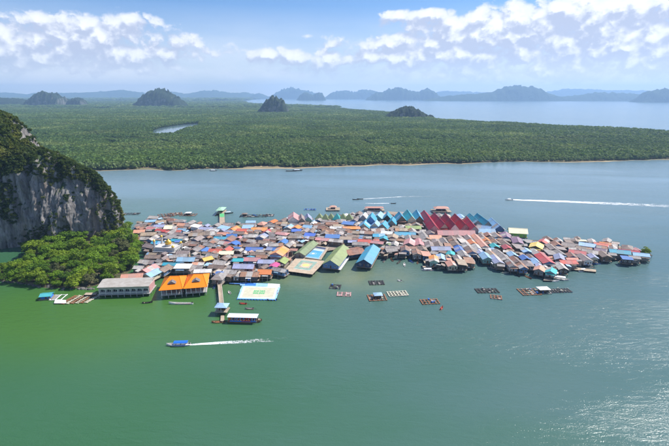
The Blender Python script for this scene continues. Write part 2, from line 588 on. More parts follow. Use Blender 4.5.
# the front belt keeps clear of the mud: first trees stand some metres inland, with gaps
sx = np.array([p.x for p in shore]); sy = np.array([p.y for p in shore])
dsh = P[:, 1] - np.interp(P[:, 0], sx, sy)
gap = np.array([max(0.0, mnoise.noise(Vector((x * 0.011, 3.3, 0))) - 0.28) for x in np.linspace(-900, 900, 600)])
need = 3 + 70 * np.interp(P[:, 0], np.linspace(-900, 900, 600), gap)
creek = np.array([abs(mnoise.noise(Vector((x * .0022 + .7 * mnoise.noise(Vector((x * .004, y * .003, 4))), y * .0016, 2.2)))) for x, y in P])
k = (dsh > need) & ((creek > .012 + .010 * (P[:, 1] > 2300)) | (P[:, 1] < 930))
P, sc, dsh = P[k], sc[k], dsh[k]
# stands of taller and lower trees
th = np.array([mnoise.fractal(Vector((x * .004, y * .004, 0)), 1.0, 2.0, 3) for x, y in P])
sc = sc * (1 + 0.42 * np.clip(th, -1, 1))
pts = np.column_stack([P, np.full(len(P), 0.5)])
hz_ = np.clip(sc * 0.95, 0, 6.5 + 0.22 * sc)
fr = (dsh < 24) & (P[:, 1] < 1100)
o = scatter('mangrove_forest', pts[~fr], sc[~fr], rng.uniform(0, 6.28, (~fr).sum()), rng.integers(0, 5, (~fr).sum()), protos_m, hz_[~fr])
tag(o, 'dense green mangrove forest covering the plain across the channel', 'forest', kind='stuff')
o = scatter('mangrove_fringe', pts[fr], sc[fr] * 0.85, rng.uniform(0, 6.28, fr.sum()), rng.integers(0, 3, fr.sum()), protos_f)
tag(o, 'paler mangrove fringe along the far muddy shore', 'mangroves', kind='stuff')


# ------------------------------------------------------------------ hills
def rock_mat(name, rocks, green, stretch=0.18, sc=0.05, gthr=(0.25, 0.6), gmask=None):
    mt, t, b = new_mat(name)
    g = t.new('ShaderNodeNewGeometry'); pos = g.outputs['Position']
    st = t.scalevec(pos, (1, 1, stretch))
    n1 = t.noise(st, sc * 4, 8, 0.65, 0.3); n2 = t.noise(st, sc * 1.1, 4, 0.6); n3 = t.noise(st, sc * 9, 5, 0.7)
    c = t.mix(t.step(n1, 0.32, 0.68), rocks[0], rocks[1])
    c = t.mix(t.step(n2, 0.5, 0.7, 0, 0.75), c, rocks[2])
    c = t.mix(t.step(n3, 0.56, 0.70, 0, 0.8), c, rocks[3])
    sn = t.new('ShaderNodeSeparateXYZ'); t.put(sn.inputs[0], g.outputs['Normal'])
    slope = t.m('ADD', sn.outputs[2], t.m('MULTIPLY', t.m('SUBTRACT', t.noise(pos, sc * 2, 5, 0.65), 0.5), 1.3))
    gr = t.mix(t.noise(pos, sc * 6, 4), green[0], green[1])
    c = t.mix(t.step(slope, *gthr), c, gr)
    t.l.new(c, b.inputs['Base Color']); b.inputs['Roughness'].default_value = 0.9; b.inputs['Specular IOR Level'].default_value = 0.15
    bp = t.new('ShaderNodeBump'); bp.inputs['Strength'].default_value = 0.9; bp.inputs['Distance'].default_value = 0.12 / sc
    t.put(bp.inputs['Height'], t.m('ADD', n1, t.m('MULTIPLY', n3, 0.5))); t.l.new(bp.outputs[0], b.inputs['Normal'])
    return mt


GREENS = ((0.014, 0.034, 0.010), (0.05, 0.085, 0.022))
M_KARST = rock_mat('far_karst', ((0.10, 0.10, 0.09), (0.22, 0.21, 0.19), (0.28, 0.24, 0.19), (0.06, 0.06, 0.055)), ((0.010, 0.022, 0.010), (0.03, 0.05, 0.018)), 0.3, 0.012, (0.05, 0.35))
M_HILL = rock_mat('far_hill', ((0.03, 0.045, 0.03), (0.05, 0.065, 0.04), (0.06, 0.07, 0.05), (0.02, 0.03, 0.02)), GREENS, 0.5, 0.004, (0.0, 0.3))


def hill(name, prof, basey, mat, depth=0.55, nu=70, nv=34, rough=0.16, p=2.6, seed=0.0, base_z=0.3, jag=0.16):
    """a hill whose skyline is prof (pixels), standing on the plain at the distance where basey lies"""
    y0 = gp(334.5, basey).y
    xs, hs = [], []
    for px, py in prof:
        v = px_dir(px, py); t = y0 / v.y
        xs.append(v.x * t); hs.append(max(0.0, HCAM + v.z * t))
    xs = np.array(xs); hs = np.array(hs)
    W = xs[-1] - xs[0]; D = W * depth
    hmax = hs.max()
    V = np.zeros((nu, nv, 3))
    for i, x in enumerate(np.linspace(xs[0], xs[-1], nu)):
        h = np.interp(x, xs, hs)
        h = h * (1 + jag * mnoise.fractal(Vector((x * 9 / hmax, seed, 1.1)), 0.8, 2.1, 4))
        for j, v in enumerate(np.linspace(-1, 1, nv)):
            yy = y0 + D / 2 * (v + 1) * 0.9
            q = Vector((x * 3.4 / hmax, yy * 3.4 / hmax, seed))
            nz = mnoise.fractal(q, 0.9, 2.1, 5)
            r = abs(v) ** p
            z = h * (1 - r) * (1 + rough * nz * 0.8 * (1 if v < 0.2 else 1)) + (hmax * rough * 0.35 * nz * (1 - r))
            yy += D * 0.05 * mnoise.noise(Vector((x * 5 / hmax, z * 5 / hmax, seed + 9)))
            V[i, j] = (x, yy, max(z, 0) + base_z - (2.0 if abs(v) > 0.999 else 0))
    f = grid_faces(nu, nv)
    ob = link(bpy.data.objects.new(name, np_mesh(name, V.reshape(-1, 3), f, mat, True)))
    return tag(ob, kind='structure')


hill('karst_hill', [(126, 108), (130, 104), (136, 98), (142, 93.5), (149, 90.5), (153, 89.5), (160, 92), (166, 95), (172, 98), (177, 103), (181, 108)], 108, M_KARST, 0.7, 90, 40, p=4, seed=1)
hill('karst_hill', [(255, 114), (259, 108), (265, 101), (270, 97), (276, 99), (282, 102), (285, 107), (288, 114)], 114, M_KARST, 0.9, 80, 40, p=5, seed=2)
hill('karst_hill', [(384, 119.5), (391, 114), (400, 110), (408, 107), (416, 108), (423, 112), (428, 114.5), (431, 116.5), (434, 115.5), (438, 119.5)], 119.5, M_KARST, 0.6, 90, 36, p=4, seed=3)
hill('karst_hill', [(15, 107), (22, 101), (28, 96), (35, 92), (42, 93.5), (50, 96), (54.5, 98), (56, 107)], 107, M_KARST, 0.7, 80, 36, p=5, seed=4)
hill('karst_hill', [(56.5, 107), (61, 99), (65, 101), (72, 98), (78, 99.5), (81, 107)], 106.6, M_KARST, 0.8, 60, 30, p=4, seed=5)
hill('karst_hill', [(-60, 106), (-30, 98), (0, 99), (10, 100.5), (20, 103), (28, 107)], 106.3, M_KARST, 0.5, 60, 30, p=4, seed=6)
hill('distant_hill', [(425, 101.5), (440, 98), (452, 96), (470, 94.5), (485, 93.5), (500, 91.5), (510, 87), (520, 85), (530, 86), (540, 87), (548, 89), (556, 94), (570, 97),
               (590, 95), (605, 92.5), (620, 93), (640, 93.5), (660, 95), (700, 97), (740, 101)], 101.0, M_HILL, 0.12, 160, 20, 0.10, 2.2, 7)
hill('distant_hill', [(646, 102.4), (652, 97), (660, 91), (672, 89.5), (690, 90), (720, 92), (760, 102)], 102.4, M_HILL, 0.3, 60, 24, 0.12, 3, 8)
hill('distant_hill', [(366, 100), (376, 93), (384, 92), (392, 89), (400, 87.5), (407, 89), (414, 91.5), (420, 92), (426, 89.5), (431, 89), (437, 92), (446, 100)], 100.2, M_HILL, 0.3, 90, 22, 0.14, 3, 9)
hill('distant_hill', [(296, 100), (300, 95), (305, 92.5), (309, 94), (313, 95), (317, 92.5), (322, 93), (326, 100)], 100.3, M_HILL, 0.5, 60, 24, 0.12, 4, 10)
hill('distant_hill', [(322, 100), (333, 92), (345, 90.5), (355, 92), (366, 89.5), (376, 91), (386, 94), (400, 100)], 99.1, M_HILL, 0.3, 80, 22, 0.14, 2.6, 11)
hill('distant_hill', [(246, 100), (252, 94.5), (258, 93), (263, 95), (268, 97), (276, 92), (283, 89), (290, 87.5), (297, 89), (304, 90), (312, 92), (324, 100)], 98.9, M_HILL, 0.25, 80, 22, 0.14, 2.6, 12)
hill('distant_hill', [(60, 99), (90, 92), (112, 90), (125, 91.5), (140, 93), (158, 91), (180, 94), (196, 91), (212, 90.5), (228, 93), (245, 92), (262, 99)], 98.65, M_HILL, 0.2, 120, 20, 0.14, 2.4, 13)
hill('distant_hill', [(-120, 99), (-40, 92), (0, 93), (14, 95), (24, 93), (60, 93), (85, 92), (110, 99)], 98.75, M_HILL, 0.2, 90, 20, 0.14, 2.4, 14)
hill('distant_hill', [(400, 99), (450, 91), (480, 92), (545, 93), (562, 91), (580, 89), (592, 88.5), (610, 90), (640, 90), (665, 91.5), (720, 91), (800, 99)], 98.6, M_HILL, 0.12, 140, 18, 0.14, 2.4, 15)
# ------------------------------------------------------------------ limestone cliff of the island
M_CLIFF = rock_mat('limestone', ((0.115, 0.105, 0.10), (0.33, 0.31, 0.295), (0.25, 0.18, 0.13), (0.030, 0.029, 0.031)), GREENS, 0.13, 0.07, (0.45, 0.85))
CREST = [(0, 119), (3, 130), (7, 142), (13, 148), (25, 148), (35, 149), (44, 151.5), (56, 156), (67, 160.5), (76, 165), (84, 169), (93, 174.5), (101, 181.5), (108, 189), (114, 196.5), (118, 203), (121, 210), (123.5, 220), (125, 231), (126, 240)]


def cliff_front(x):
    return float(np.interp(x, [-520, -400, -269, -215, -195, -183, -178], [300, 315, 342, 354, 362, 372, 380]))


def set_back_of(x):
    return float(np.interp(x, [-290, -255, -225, -200], [.30, .27, .22, .20]))


CX, CH = [-520, -400, -335], [160, 150, 135]
for px, py in CREST:
    v = px_dir(px, py); h = 60.0; x = -230.0
    for _ in range(12):
        yr = cliff_front(x) + set_back_of(x) * h * 1.2
        x = v.x / v.y * yr; h = HCAM + v.z / v.y * yr
    CX.append(x); CH.append(max(0.5, h))
CX.append(CX[-1] + 1.5); CH.append(0.2)


def cliff_pt(x, v):
    """v 0..1 up the face, 1..1.35 over the crest, ..2 down the back"""
    h = float(np.interp(x, CX, CH))
    h = h * (1 + 0.05 * mnoise.fractal(Vector((x * .09, 2.2, 0)), 1.0, 2.0, 4))
    yf = cliff_front(x)
    set_back = h * set_back_of(x)
    if v <= 1:
        z = 0.86 * h * v
        y = yf + set_back * (0.12 * v + 0.55 * v ** 3) - 2.2 * math.sin(min(v * 1.6, 1) * math.pi) * min(1, h / 40)
    elif v <= 1.35:
        t = (v - 1) / .35
        z = h * (0.86 + 0.14 * math.sin(t * math.pi / 2))
        y = yf + set_back * (0.67 + 0.75 * t)
    else:
        t = (v - 1.35) / .65
        z = h * (1 - t ** 1.6)
        y = yf + set_back * 1.42 + t * (12 + h * 0.75) * float(np.interp(x, [CX[-1] - 45, CX[-1]], [1, .08]))
        x -= t * 7 * float(np.interp(x, [CX[-1] - 30, CX[-1]], [0, 1]))
    # flutes, buttresses and blocks
    k = min(1.0, h / 30)
    q = Vector((x * .16, y * .1, z * .025))
    ed = float(np.interp(x, [CX[-1] - 14, CX[-1]], [0, 1]))
    d = 4.4 * mnoise.fractal(q, 0.8, 2.1, 5) + 4.0 * mnoise.noise(Vector((x * .045, z * .03, 5.1)))
    d += 1.0 * mnoise.noise(Vector((x * .55, z * .11, 6.6))) + 0.7 * mnoise.noise(Vector((x * .2, z * .4, 2.6)))
    d += 2.2 * abs(mnoise.noise(Vector((x * .33, z * .035, 1.9))))
    d *= 1 - .7 * ed
    y -= d * k * (1 if v < 1.3 else .5)
    x += 1.5 * k * mnoise.noise(Vector((x * .1, z * .12, 8.8)))
    z += 2.2 * k * mnoise.fractal(Vector((x * .12, y * .12, 3.7)), 1.0, 2.0, 4) * (0.2 if v < .9 else 1)
    return x, y, max(z, -1.0)


NU, NV = 320, 190
xs = np.concatenate([np.linspace(-520, -300, 70, endpoint=False), np.linspace(-300, CX[-1], NU - 70)])
vs = np.concatenate([np.linspace(0, 1, 120, endpoint=False), np.linspace(1, 2, NV - 120)])
CV = np.array([[cliff_pt(x, v) for v in vs] for x in xs])
cf = grid_faces(NU, NV)
cl = link(bpy.data.objects.new('limestone_cliff', np_mesh('limestone_cliff', CV.reshape(-1, 3), cf, M_CLIFF)))
tag(cl, 'tall grey limestone cliff rising over the wooded island end of the village', kind='structure')

M_SCRUB = leaf_mat('cliff_scrub_leaves', (0.022, 0.045, 0.010), (0.10, 0.14, 0.020), (0.20, 0.20, 0.035), 0.06, 0.4)
protos_s = []
for s in range(5):
    r = random.Random(s + 50)
    lb = [(r.uniform(-.4, .4), r.uniform(-.4, .4), r.uniform(.1, .7), r.uniform(.3, .55), r.uniform(.3, .55), r.uniform(.3, .5)) for _ in range(5)]
    protos_s.append(crown_mesh('scrub', 150, lb, 0.17, M_SCRUB, s + 50))
sp_, ss_ = [], []
rr = random.Random(5)
for i in range(0, NU):
    for j in range(0, NV):
        x, y, z = CV[i, j]; v = vs[j]
        if x < -430 or z < 2:
            continue
        n = mnoise.fractal(Vector((x * .035, y * .03, z * .03)), 1.0, 2.0, 4)
        if v >= 0.97:
            pr = (0.42 if x < -262 else 0.22 if x < -255 else 0.16) if v < 1.45 else 0.08
        else:
            top = np.interp(x, [-300, -262, -245, -215, -190], [.74, .80, .93, 1.0, 1.04]) + 0.36 * n
            pr = 0.16 if v > top else (0.07 if n > 0.32 else 0.002)
        if x < -300:
            pr *= 2.0
        if rr.random() < pr:
            sp_.append((x, y - 0.3, z - 0.5))
            ss_.append(rr.uniform(1.6, 3.4) * (1.25 if v > 1 else 0.95) * (1 if x < -250 else .62))
n_ = len(sp_)
o = scatter('cliff_scrub', np.array(sp_), np.array(ss_), rng.uniform(0, 6.28, n_), rng.integers(0, 5, n_), protos_s)
tag(o, 'dark green scrub clinging to the limestone cliff and its crest', 'scrub', kind='stuff')

# ------------------------------------------------------------------ island ground below the cliff
M_SOIL = ground_mat('island_soil', (0.05, 0.055, 0.025), (0.16, 0.13, 0.08), 0.15, 0.95, (0.035, 0.06, 0.02))
isl_px = [(-140, 274), (-60, 277), (0, 281.5), (20, 283), (34, 285.5), (50, 289.5), (72, 290), (92, 289.5), (108, 286), (124, 281), (136, 270), (141, 258), (143, 246), (141, 236), (136, 229)]
edge = [gp(*p) for p in isl_px]
edge = [e for a, b in zip(edge[:-1], edge[1:]) for e in (a, a.lerp(b, .33), a.lerp(b, .66))] + [edge[-1]]
inner = []
for i, e in enumerate(edge):
    t = i / (len(edge) - 1)
    xi = -430 + t * (-182 + 430)
    inner.append(Vector((xi, cliff_front(xi) + 8, 0)))
NI = 14


def ground_z(t):
    return -0.4 + 1.4 * min(1, t * 8) + 2.2 * t ** 1.2


iv = []
for i, (e, n) in enumerate(zip(edge, inner)):
    for j in range(NI):
        t = j / (NI - 1)
        p = e.lerp(n, t)
        z = ground_z(t) + 0.8 * mnoise.fractal(Vector((p.x * .1, p.y * .1, 0)), 1.0, 2.0, 3) * min(1, t * 5)
        pxv = 334.5 + FPX * p.x / (p.y * math.cos(PITCH) + HCAM * math.sin(PITCH))
        if t > .40:
            z = z + (-2.2 - z) * min(1, max(0, (30 - pxv) / 6))
        if t == 0:
            p = p + Vector((mnoise.noise(p * .2) * 1.5, mnoise.noise(p * .2 + Vector((9, 0, 0))) * 1.5, 0))
        iv.append((p.x, p.y, z))
IV = np.array(iv).reshape(len(edge), NI, 3)
ig = link(bpy.data.objects.new('island_ground', np_mesh('island_ground', np.array(iv), grid_faces(len(edge), NI), M_SOIL, True)))
tag(ig, kind='structure')

# shore boulders along the island edge
M_BOULDER = plain('shore_rock', (0.13, 0.12, 0.11), 0.9, var=0.25, scale=1.5)


def boulder(seed, s):
    r = random.Random(seed)
    bm = bmesh.new(); bmesh.ops.create_icosphere(bm, subdivisions=2, radius=1)
    for v in bm.verts:
        v.co *= 1 + 0.35 * mnoise.noise(v.co * 1.3 + Vector((seed, 0, 0)))
        v.co.x *= s * 1.2; v.co.y *= s; v.co.z *= s * .7
    me = bpy.data.meshes.new('boulder'); bm.to_mesh(me); bm.free(); me.materials.append(M_BOULDER)
    return me


bo = [boulder(k, 1.0) for k in range(4)]
bp_, bs_ = [], []
for i in range(60):
    k = rr.randrange(6, 30)
    a = IV[k, 0]; b = IV[k + 1, 0]; t = rr.random()
    p = a + (b - a) * t
    bp_.append((p[0] + rr.uniform(-1, 1), p[1] + rr.uniform(-.5, 2), 0.1)); bs_.append(rr.uniform(.5, 1.5))
o = scatter('shore_rocks', np.array(bp_), np.array(bs_), rng.uniform(0, 6.28, 60), rng.integers(0, 4, 60), bo)
tag(o, 'dark rocks scattered along the island waterline below the trees', 'rocks', kind='stuff')

# ------------------------------------------------------------------ trees of the island
M_TREE = [leaf_mat('tree_leaves_a', (0.045, 0.11, 0.010), (0.22, 0.37, 0.022), None, .1, .32),
          leaf_mat('tree_leaves_b', (0.07, 0.14, 0.010), (0.34, 0.45, 0.03), None, .1, .32),
          leaf_mat('tree_leaves_c', (0.06, 0.075, 0.028), (0.15, 0.155, 0.06), None, .1, .25)]


def tree_lobes(r, n=12):
    lb = [(0, 0, .55, .32, .32, .36)]
    for k in range(n):
        t = 2.399 * k + r.uniform(-.3, .3); d = r.uniform(.2, .40); z = r.uniform(.22, .86) - .25 * (d - .2)
        q = r.uniform(.15, .23)
        lb.append((d * math.cos(t), d * math.sin(t), z, q, q, q * .85))
    return lb


tree_meshes = []
for s in range(7):
    r = random.Random(s + 100)
    lb = tree_lobes(r)
    mt = M_TREE[(0, 1, 0, 1, 2, 0, 1)[s]]
    cm = crown_mesh('crown', 1900, lb, 0.036, mt, s + 100)
    tm = MB(); tm.tube((0, 0, 0), (.01, .02, .45), .026, .016, 7)
    for l in lb[1:]:
        tm.tube((.01, .02, r.uniform(.3, .45)), (l[0] * .9, l[1] * .9, l[2]), .010, .004, 5)
    tree_meshes.append((cm, tm.mesh('trunk', M_BARK)))


def tree(loc, h, proto, rz, label, group, wide=1.0, name='broadleaf_tree'):
    t = empty(name, loc, rz)
    for me, nm in zip(tree_meshes[proto], ('crown', 'trunk')):
        c = link(bpy.data.objects.new(nm, me), t); c.scale = (h * wide, h * wide, h)
    return tag(t, label, 'tree', group)


ORD = ['first', 'second', 'third', 'fourth', 'fifth', 'sixth', 'seventh', 'eighth', 'ninth', 'tenth', 'eleventh', 'twelfth', 'thirteenth', 'fourteenth', 'fifteenth',
       'sixteenth', 'seventeenth', 'eighteenth', 'nineteenth', 'twentieth', 'twenty-first', 'twenty-second', 'twenty-third', 'twenty-fourth', 'twenty-fifth', 'twenty-sixth',
       'twenty-seventh', 'twenty-eighth', 'twenty-ninth', 'thirtieth']
def ORDN(k):
    return ORD[k] if k < 30 else '%dth' % (k + 1)


cand = []
rt = random.Random(31)
for _ in range(6000):
    i = rt.uniform(5, len(edge) - 2); t = rt.uniform(0.05, 0.98)
    i0 = int(i); q = i - i0
    j0 = min(NI - 2, int(t * (NI - 1))); s = t * (NI - 1) - j0
    p = (IV[i0, j0] * (1 - q) + IV[i0 + 1, j0] * q) * (1 - s) + (IV[i0, j0 + 1] * (1 - q) + IV[i0 + 1, j0 + 1] * q) * s
    if p[0] < -0.76 * (p[1] * .96 + 33) - 8 or p[1] > cliff_front(p[0]) - 1 and p[0] < -186:
        continue
    pxx = 334.5 + FPX * p[0] / (p[1] * math.cos(PITCH) + HCAM * math.sin(PITCH))
    if pxx < 27 and t > 0.42:
        continue                                   # dark water inlet below the cliff at the frame's edge
    if 84 < pxx < 126 and t > .62 or pxx >= 130 and p[1] > 352:
        continue
    d = 6.4 if t < .5 else 7.4
    if all((p[0] - c[0]) ** 2 + (p[1] - c[1]) ** 2 > d * d for c in cand):
        cand.append((p[0], p[1], p[2], t, pxx))
rows = {'shore': [], 'mid': [], 'inner': [], 'back': [], 'end': []}
for c in cand:
    key = 'end' if c[4] > 112 else ('shore' if c[3] < .22 else ('mid' if c[3] < .42 else ('inner' if c[3] < .65 else 'back')))
    rows[key].append(c)
WHERE = {'shore': 'in the waterline row under the cliff', 'mid': 'in the second row from the waterline', 'inner': 'in the third row from the waterline', 'back': 'tucked against the cliff foot',
         'end': 'between the cliff end and the houses'}
for key, lst in rows.items():
    for k, c in enumerate(sorted(lst, key=lambda c: c[4])):
        h = rt.uniform(6.2, 11.8) * (0.85 if key == 'shore' else 1) * (0.95 if key == 'end' else 1)
        pr = rt.randrange(7)
        tone = 'olive brown' if pr == 4 else ('bright green' if pr in (1, 3, 6) else 'deep green')
        tree((c[0], c[1], c[2] - .3), h, pr, rt.uniform(0, 6.28), '%s leafy tree %s, %s from left' % (tone, WHERE[key], ORDN(k)), 'trees of the island', rt.uniform(1.0, 1.3))

# palms beside the cliff end
M_PALM = leaf_mat('palm_leaves', (0.06, 0.11, 0.015), (0.16, 0.22, 0.03), None, .1, .3)


def palm(loc, h, seed, label):
    r = random.Random(seed)
    t = empty('palm_tree', loc, r.uniform(0, 6))
    tm = MB(); pp = Vector((0, 0, 0))
    for k in range(6):
        q = Vector((.25 * math.sin(k * .5), .1 * k, h * (k + 1) / 6)); tm.tube(pp, q, .22 - .015 * k, .2 - .015 * k, 7); pp = q
    tm.build('trunk', M_BARK, t, True)
    cm = MB()
    for k in range(22):
        a = 2.399 * k; up = r.uniform(-.2, .9); L = r.uniform(2.6, 3.8)
        prev = None
        for s in range(7):
            u = s / 6
            c = pp + Vector((math.cos(a) * L * u, math.sin(a) * L * u, L * (up * u - (0.9 + .3 * up) * u * u)))
            wd = 0.55 * math.sin(math.pi * (0.12 + .86 * u)); sdv = Vector((-math.sin(a), math.cos(a), 0)) * wd
            drop = Vector((0, 0, -.35 * wd))
            cur = (c + sdv + drop, c, c - sdv + drop)
            if prev:
                cm.add([*prev, *cur], [(0, 1, 4, 3), (1, 2, 5, 4)])
            prev = cur
    cm.build('crown', M_PALM, t)
    return tag(t, label, 'palm tree', 'palms by the cliff end')


for k, (px, py, h, lb) in enumerate([(128, 240, 15, 'tall palm rising highest beside the right end of the cliff'),
                                     (133, 246, 11, 'shorter palm just right of the tall palm by the cliff'),
                                     (124, 247, 11, 'palm close against the cliff end left of the tall palm')]):
    p = gp(px, py, 3); palm((p.x, p.y, 2.2), h, k + 3, lb)
# ------------------------------------------------------------------ village materials
def roof_mat(name, col, rough=0.55, dirt=(0.12, 0.085, 0.06), amount=0.5, sat=0.74):
    """corrugated sheet: ribs, sheet seams, rust and grime running down the slope"""
    mt, t, b = new_mat('roof_' + name)
    ob = t.new('ShaderNodeTexCoord').outputs['Object']
    pos = t.new('ShaderNodeNewGeometry').outputs['Position']
    rnd = t.new('ShaderNodeObjectInfo').outputs['Random']
    isl = t.new('ShaderNodeNewGeometry').outputs['Random Per Island']
    hs = t.new('ShaderNodeHueSaturation'); t.put(hs.inputs['Color'], col)
    t.put(hs.inputs['Value'], t.m('ADD', 0.68, t.m('ADD', t.m('MULTIPLY', rnd, 0.30), t.m('MULTIPLY', isl, 0.34))))
    t.put(hs.inputs['Saturation'], t.m('ADD', sat, t.m('MULTIPLY', isl, 0.26)))
    t.put(hs.inputs['Hue'], t.m('ADD', 0.488, t.m('MULTIPLY', rnd, 0.024)))
    st = t.noise(t.scalevec(ob, (0.35, 1.6, 0.35)), 1.0, 5, 0.65)
    bl = t.noise(pos, 0.35, 4, 0.6)
    k = t.m('MULTIPLY', t.step(t.m('ADD', t.m('MULTIPLY', st, 0.6), t.m('MULTIPLY', bl, 0.4)), 0.40, 0.60), min(1.0, amount * 1.35))
    c = t.mix(k, hs.outputs[0], dirt)
    t.l.new(c, b.inputs['Base Color']); b.inputs['Roughness'].default_value = rough
    b.inputs['Specular IOR Level'].default_value = 0.35
    wv = t.new('ShaderNodeTexWave', wave_type='BANDS', bands_direction='Y'); t.put(wv.inputs['Vector'], ob)
    wv.inputs['Scale'].default_value = 1.6
    bp = t.new('ShaderNodeBump'); bp.inputs['Strength'].default_value = 0.5; bp.inputs['Distance'].default_value = 0.08
    t.put(bp.inputs['Height'], wv.outputs['Fac']); t.l.new(bp.outputs[0], b.inputs['Normal'])
    return mt


ROOF = {
    'grey': roof_mat('grey', (0.33, 0.305, 0.29), dirt=(0.17, 0.13, 0.105)),
    'pale': roof_mat('pale', (0.50, 0.47, 0.44), dirt=(0.30, 0.23, 0.17)),
    'brown': roof_mat('brown', (0.26, 0.185, 0.145), dirt=(0.13, 0.09, 0.07)),
    'rust': roof_mat('rust', (0.38, 0.19, 0.115), dirt=(0.18, 0.09, 0.06)),
    'mauve': roof_mat('mauve', (0.31, 0.25, 0.235), dirt=(0.17, 0.13, 0.11)),
    'tan': roof_mat('tan', (0.42, 0.32, 0.22), dirt=(0.24, 0.17, 0.11)),
    'white': roof_mat('white', (0.74, 0.73, 0.70), amount=.3, dirt=(0.45, 0.40, 0.33)),
    'red': roof_mat('red', (0.55, 0.07, 0.06), amount=.25),
    'pink': roof_mat('pink', (0.56, 0.22, 0.22), amount=.3, dirt=(0.36, 0.22, 0.19)),
    'salmon': roof_mat('salmon', (0.60, 0.27, 0.18), amount=.3, dirt=(0.36, 0.2, 0.15)),
    'orange': roof_mat('orange', (0.70, 0.22, 0.045), amount=.22, dirt=(0.42, 0.15, 0.05)),
    'yellow': roof_mat('yellow', (0.72, 0.48, 0.10), amount=.25, dirt=(0.4, 0.28, 0.1)),
    'cream': roof_mat('cream', (0.80, 0.72, 0.48), amount=.15, dirt=(0.5, 0.44, 0.3)),
    'lime': roof_mat('lime', (0.28, 0.36, 0.11), amount=.35, dirt=(0.17, 0.19, 0.08)),
    'moss': roof_mat('moss', (0.22, 0.29, 0.12), amount=.45, dirt=(0.16, 0.16, 0.09)),
    'blue': roof_mat('blue', (0.05, 0.16, 0.50), amount=.2, dirt=(0.1, 0.14, 0.25)),
    'lightblue': roof_mat('lightblue', (0.26, 0.46, 0.66), amount=.25, dirt=(0.22, 0.27, 0.32)),
    'lavender': roof_mat('lavender', (0.30, 0.33, 0.50), amount=.3, dirt=(0.22, 0.21, 0.24)),
    'turquoise': roof_mat('turquoise', (0.03, 0.32, 0.46), amount=.2, dirt=(0.05, 0.2, 0.27)),
    'teal': roof_mat('teal', (0.02, 0.38, 0.40), amount=.15, dirt=(0.05, 0.2, 0.2)),
    'maroon': roof_mat('maroon', (0.40, 0.035, 0.06), amount=.2, sat=.9, dirt=(0.14, 0.03, 0.04)),
    'purple': roof_mat('purple', (0.26, 0.15, 0.24), amount=.35),
    'magenta': roof_mat('magenta', (0.60, 0.06, 0.24), amount=.2),
}
ROOFWORD = {'grey': 'grey', 'pale': 'pale grey', 'brown': 'brown', 'rust': 'rusty', 'mauve': 'mauve grey', 'tan': 'tan', 'white': 'white', 'red': 'red', 'pink': 'pink',
            'salmon': 'salmon', 'orange': 'orange', 'yellow': 'yellow', 'cream': 'cream', 'lime': 'lime green', 'moss': 'moss green', 'blue': 'deep blue',
            'lightblue': 'light blue', 'lavender': 'lavender blue', 'turquoise': 'turquoise', 'teal': 'teal', 'maroon': 'maroon', 'purple': 'purple', 'magenta': 'magenta'}
WALLS = [plain('wall_' + n, c, 0.85, var=0.2, scale=0.8) for n, c in
         (('timber', (0.20, 0.135, 0.09)), ('weathered', (0.27, 0.24, 0.21)), ('white', (0.66, 0.64, 0.60)), ('cream', (0.60, 0.52, 0.38)), ('blue', (0.14, 0.24, 0.42)),
          ('mint', (0.26, 0.44, 0.36)), ('pink', (0.52, 0.29, 0.28)), ('dark', (0.085, 0.07, 0.06)), ('grey', (0.38, 0.37, 0.36)))]
M_POST = plain('stilt_wood', (0.10, 0.08, 0.065), 0.9, var=0.25, scale=1.2)
M_CONC = plain('concrete', (0.42, 0.40, 0.37), 0.9, var=0.18, scale=0.4)
M_WHITE = plain('white_paint', (0.78, 0.77, 0.74), 0.6, var=0.08)
M_DARK = plain('dark_interior', (0.03, 0.03, 0.035), 0.7, var=0.2)
M_DOOR = plain('door_wood', (0.16, 0.09, 0.05), 0.7, var=0.3)
M_GLASS, gt, gb = new_mat('window_glass')
gb.inputs['Base Color'].default_value = (0.03, 0.04, 0.05, 1); gb.inputs['Roughness'].default_value = 0.12
M_TANK = plain('water_tank_blue', (0.04, 0.16, 0.45), 0.4)


def deck_mat(name, a, b_):
    mt, t, b = new_mat(name)
    ob = t.new('ShaderNodeTexCoord').outputs['Object']
    pos = t.new('ShaderNodeNewGeometry').outputs['Position']
    br = t.new('ShaderNodeTexBrick'); t.put(br.inputs['Vector'], ob)
    br.inputs['Scale'].default_value = 1.0; br.inputs['Brick Width'].default_value = 3.2; br.inputs['Row Height'].default_value = 0.28
    br.inputs['Mortar Size'].default_value = 0.02
    t.put(br.inputs['Color1'], a); t.put(br.inputs['Color2'], b_); t.put(br.inputs['Mortar'], tuple(v * .35 for v in a))
    c = t.mix(t.step(t.noise(pos, 0.3, 5, 0.65), 0.35, 0.75, 0, 0.55), br.outputs['Color'], tuple(v * .55 for v in a))
    t.l.new(c, b.inputs['Base Color']); b.inputs['Roughness'].default_value = 0.85
    return mt


M_DECK = deck_mat('deck_boards', (0.27, 0.21, 0.155), (0.36, 0.29, 0.22))
M_DECK2 = deck_mat('pale_deck_boards', (0.40, 0.31, 0.22), (0.52, 0.42, 0.30))

# ------------------------------------------------------------------ houses
HOUSES = []          # (root, colour, pxcentre, rowkey) for the labels


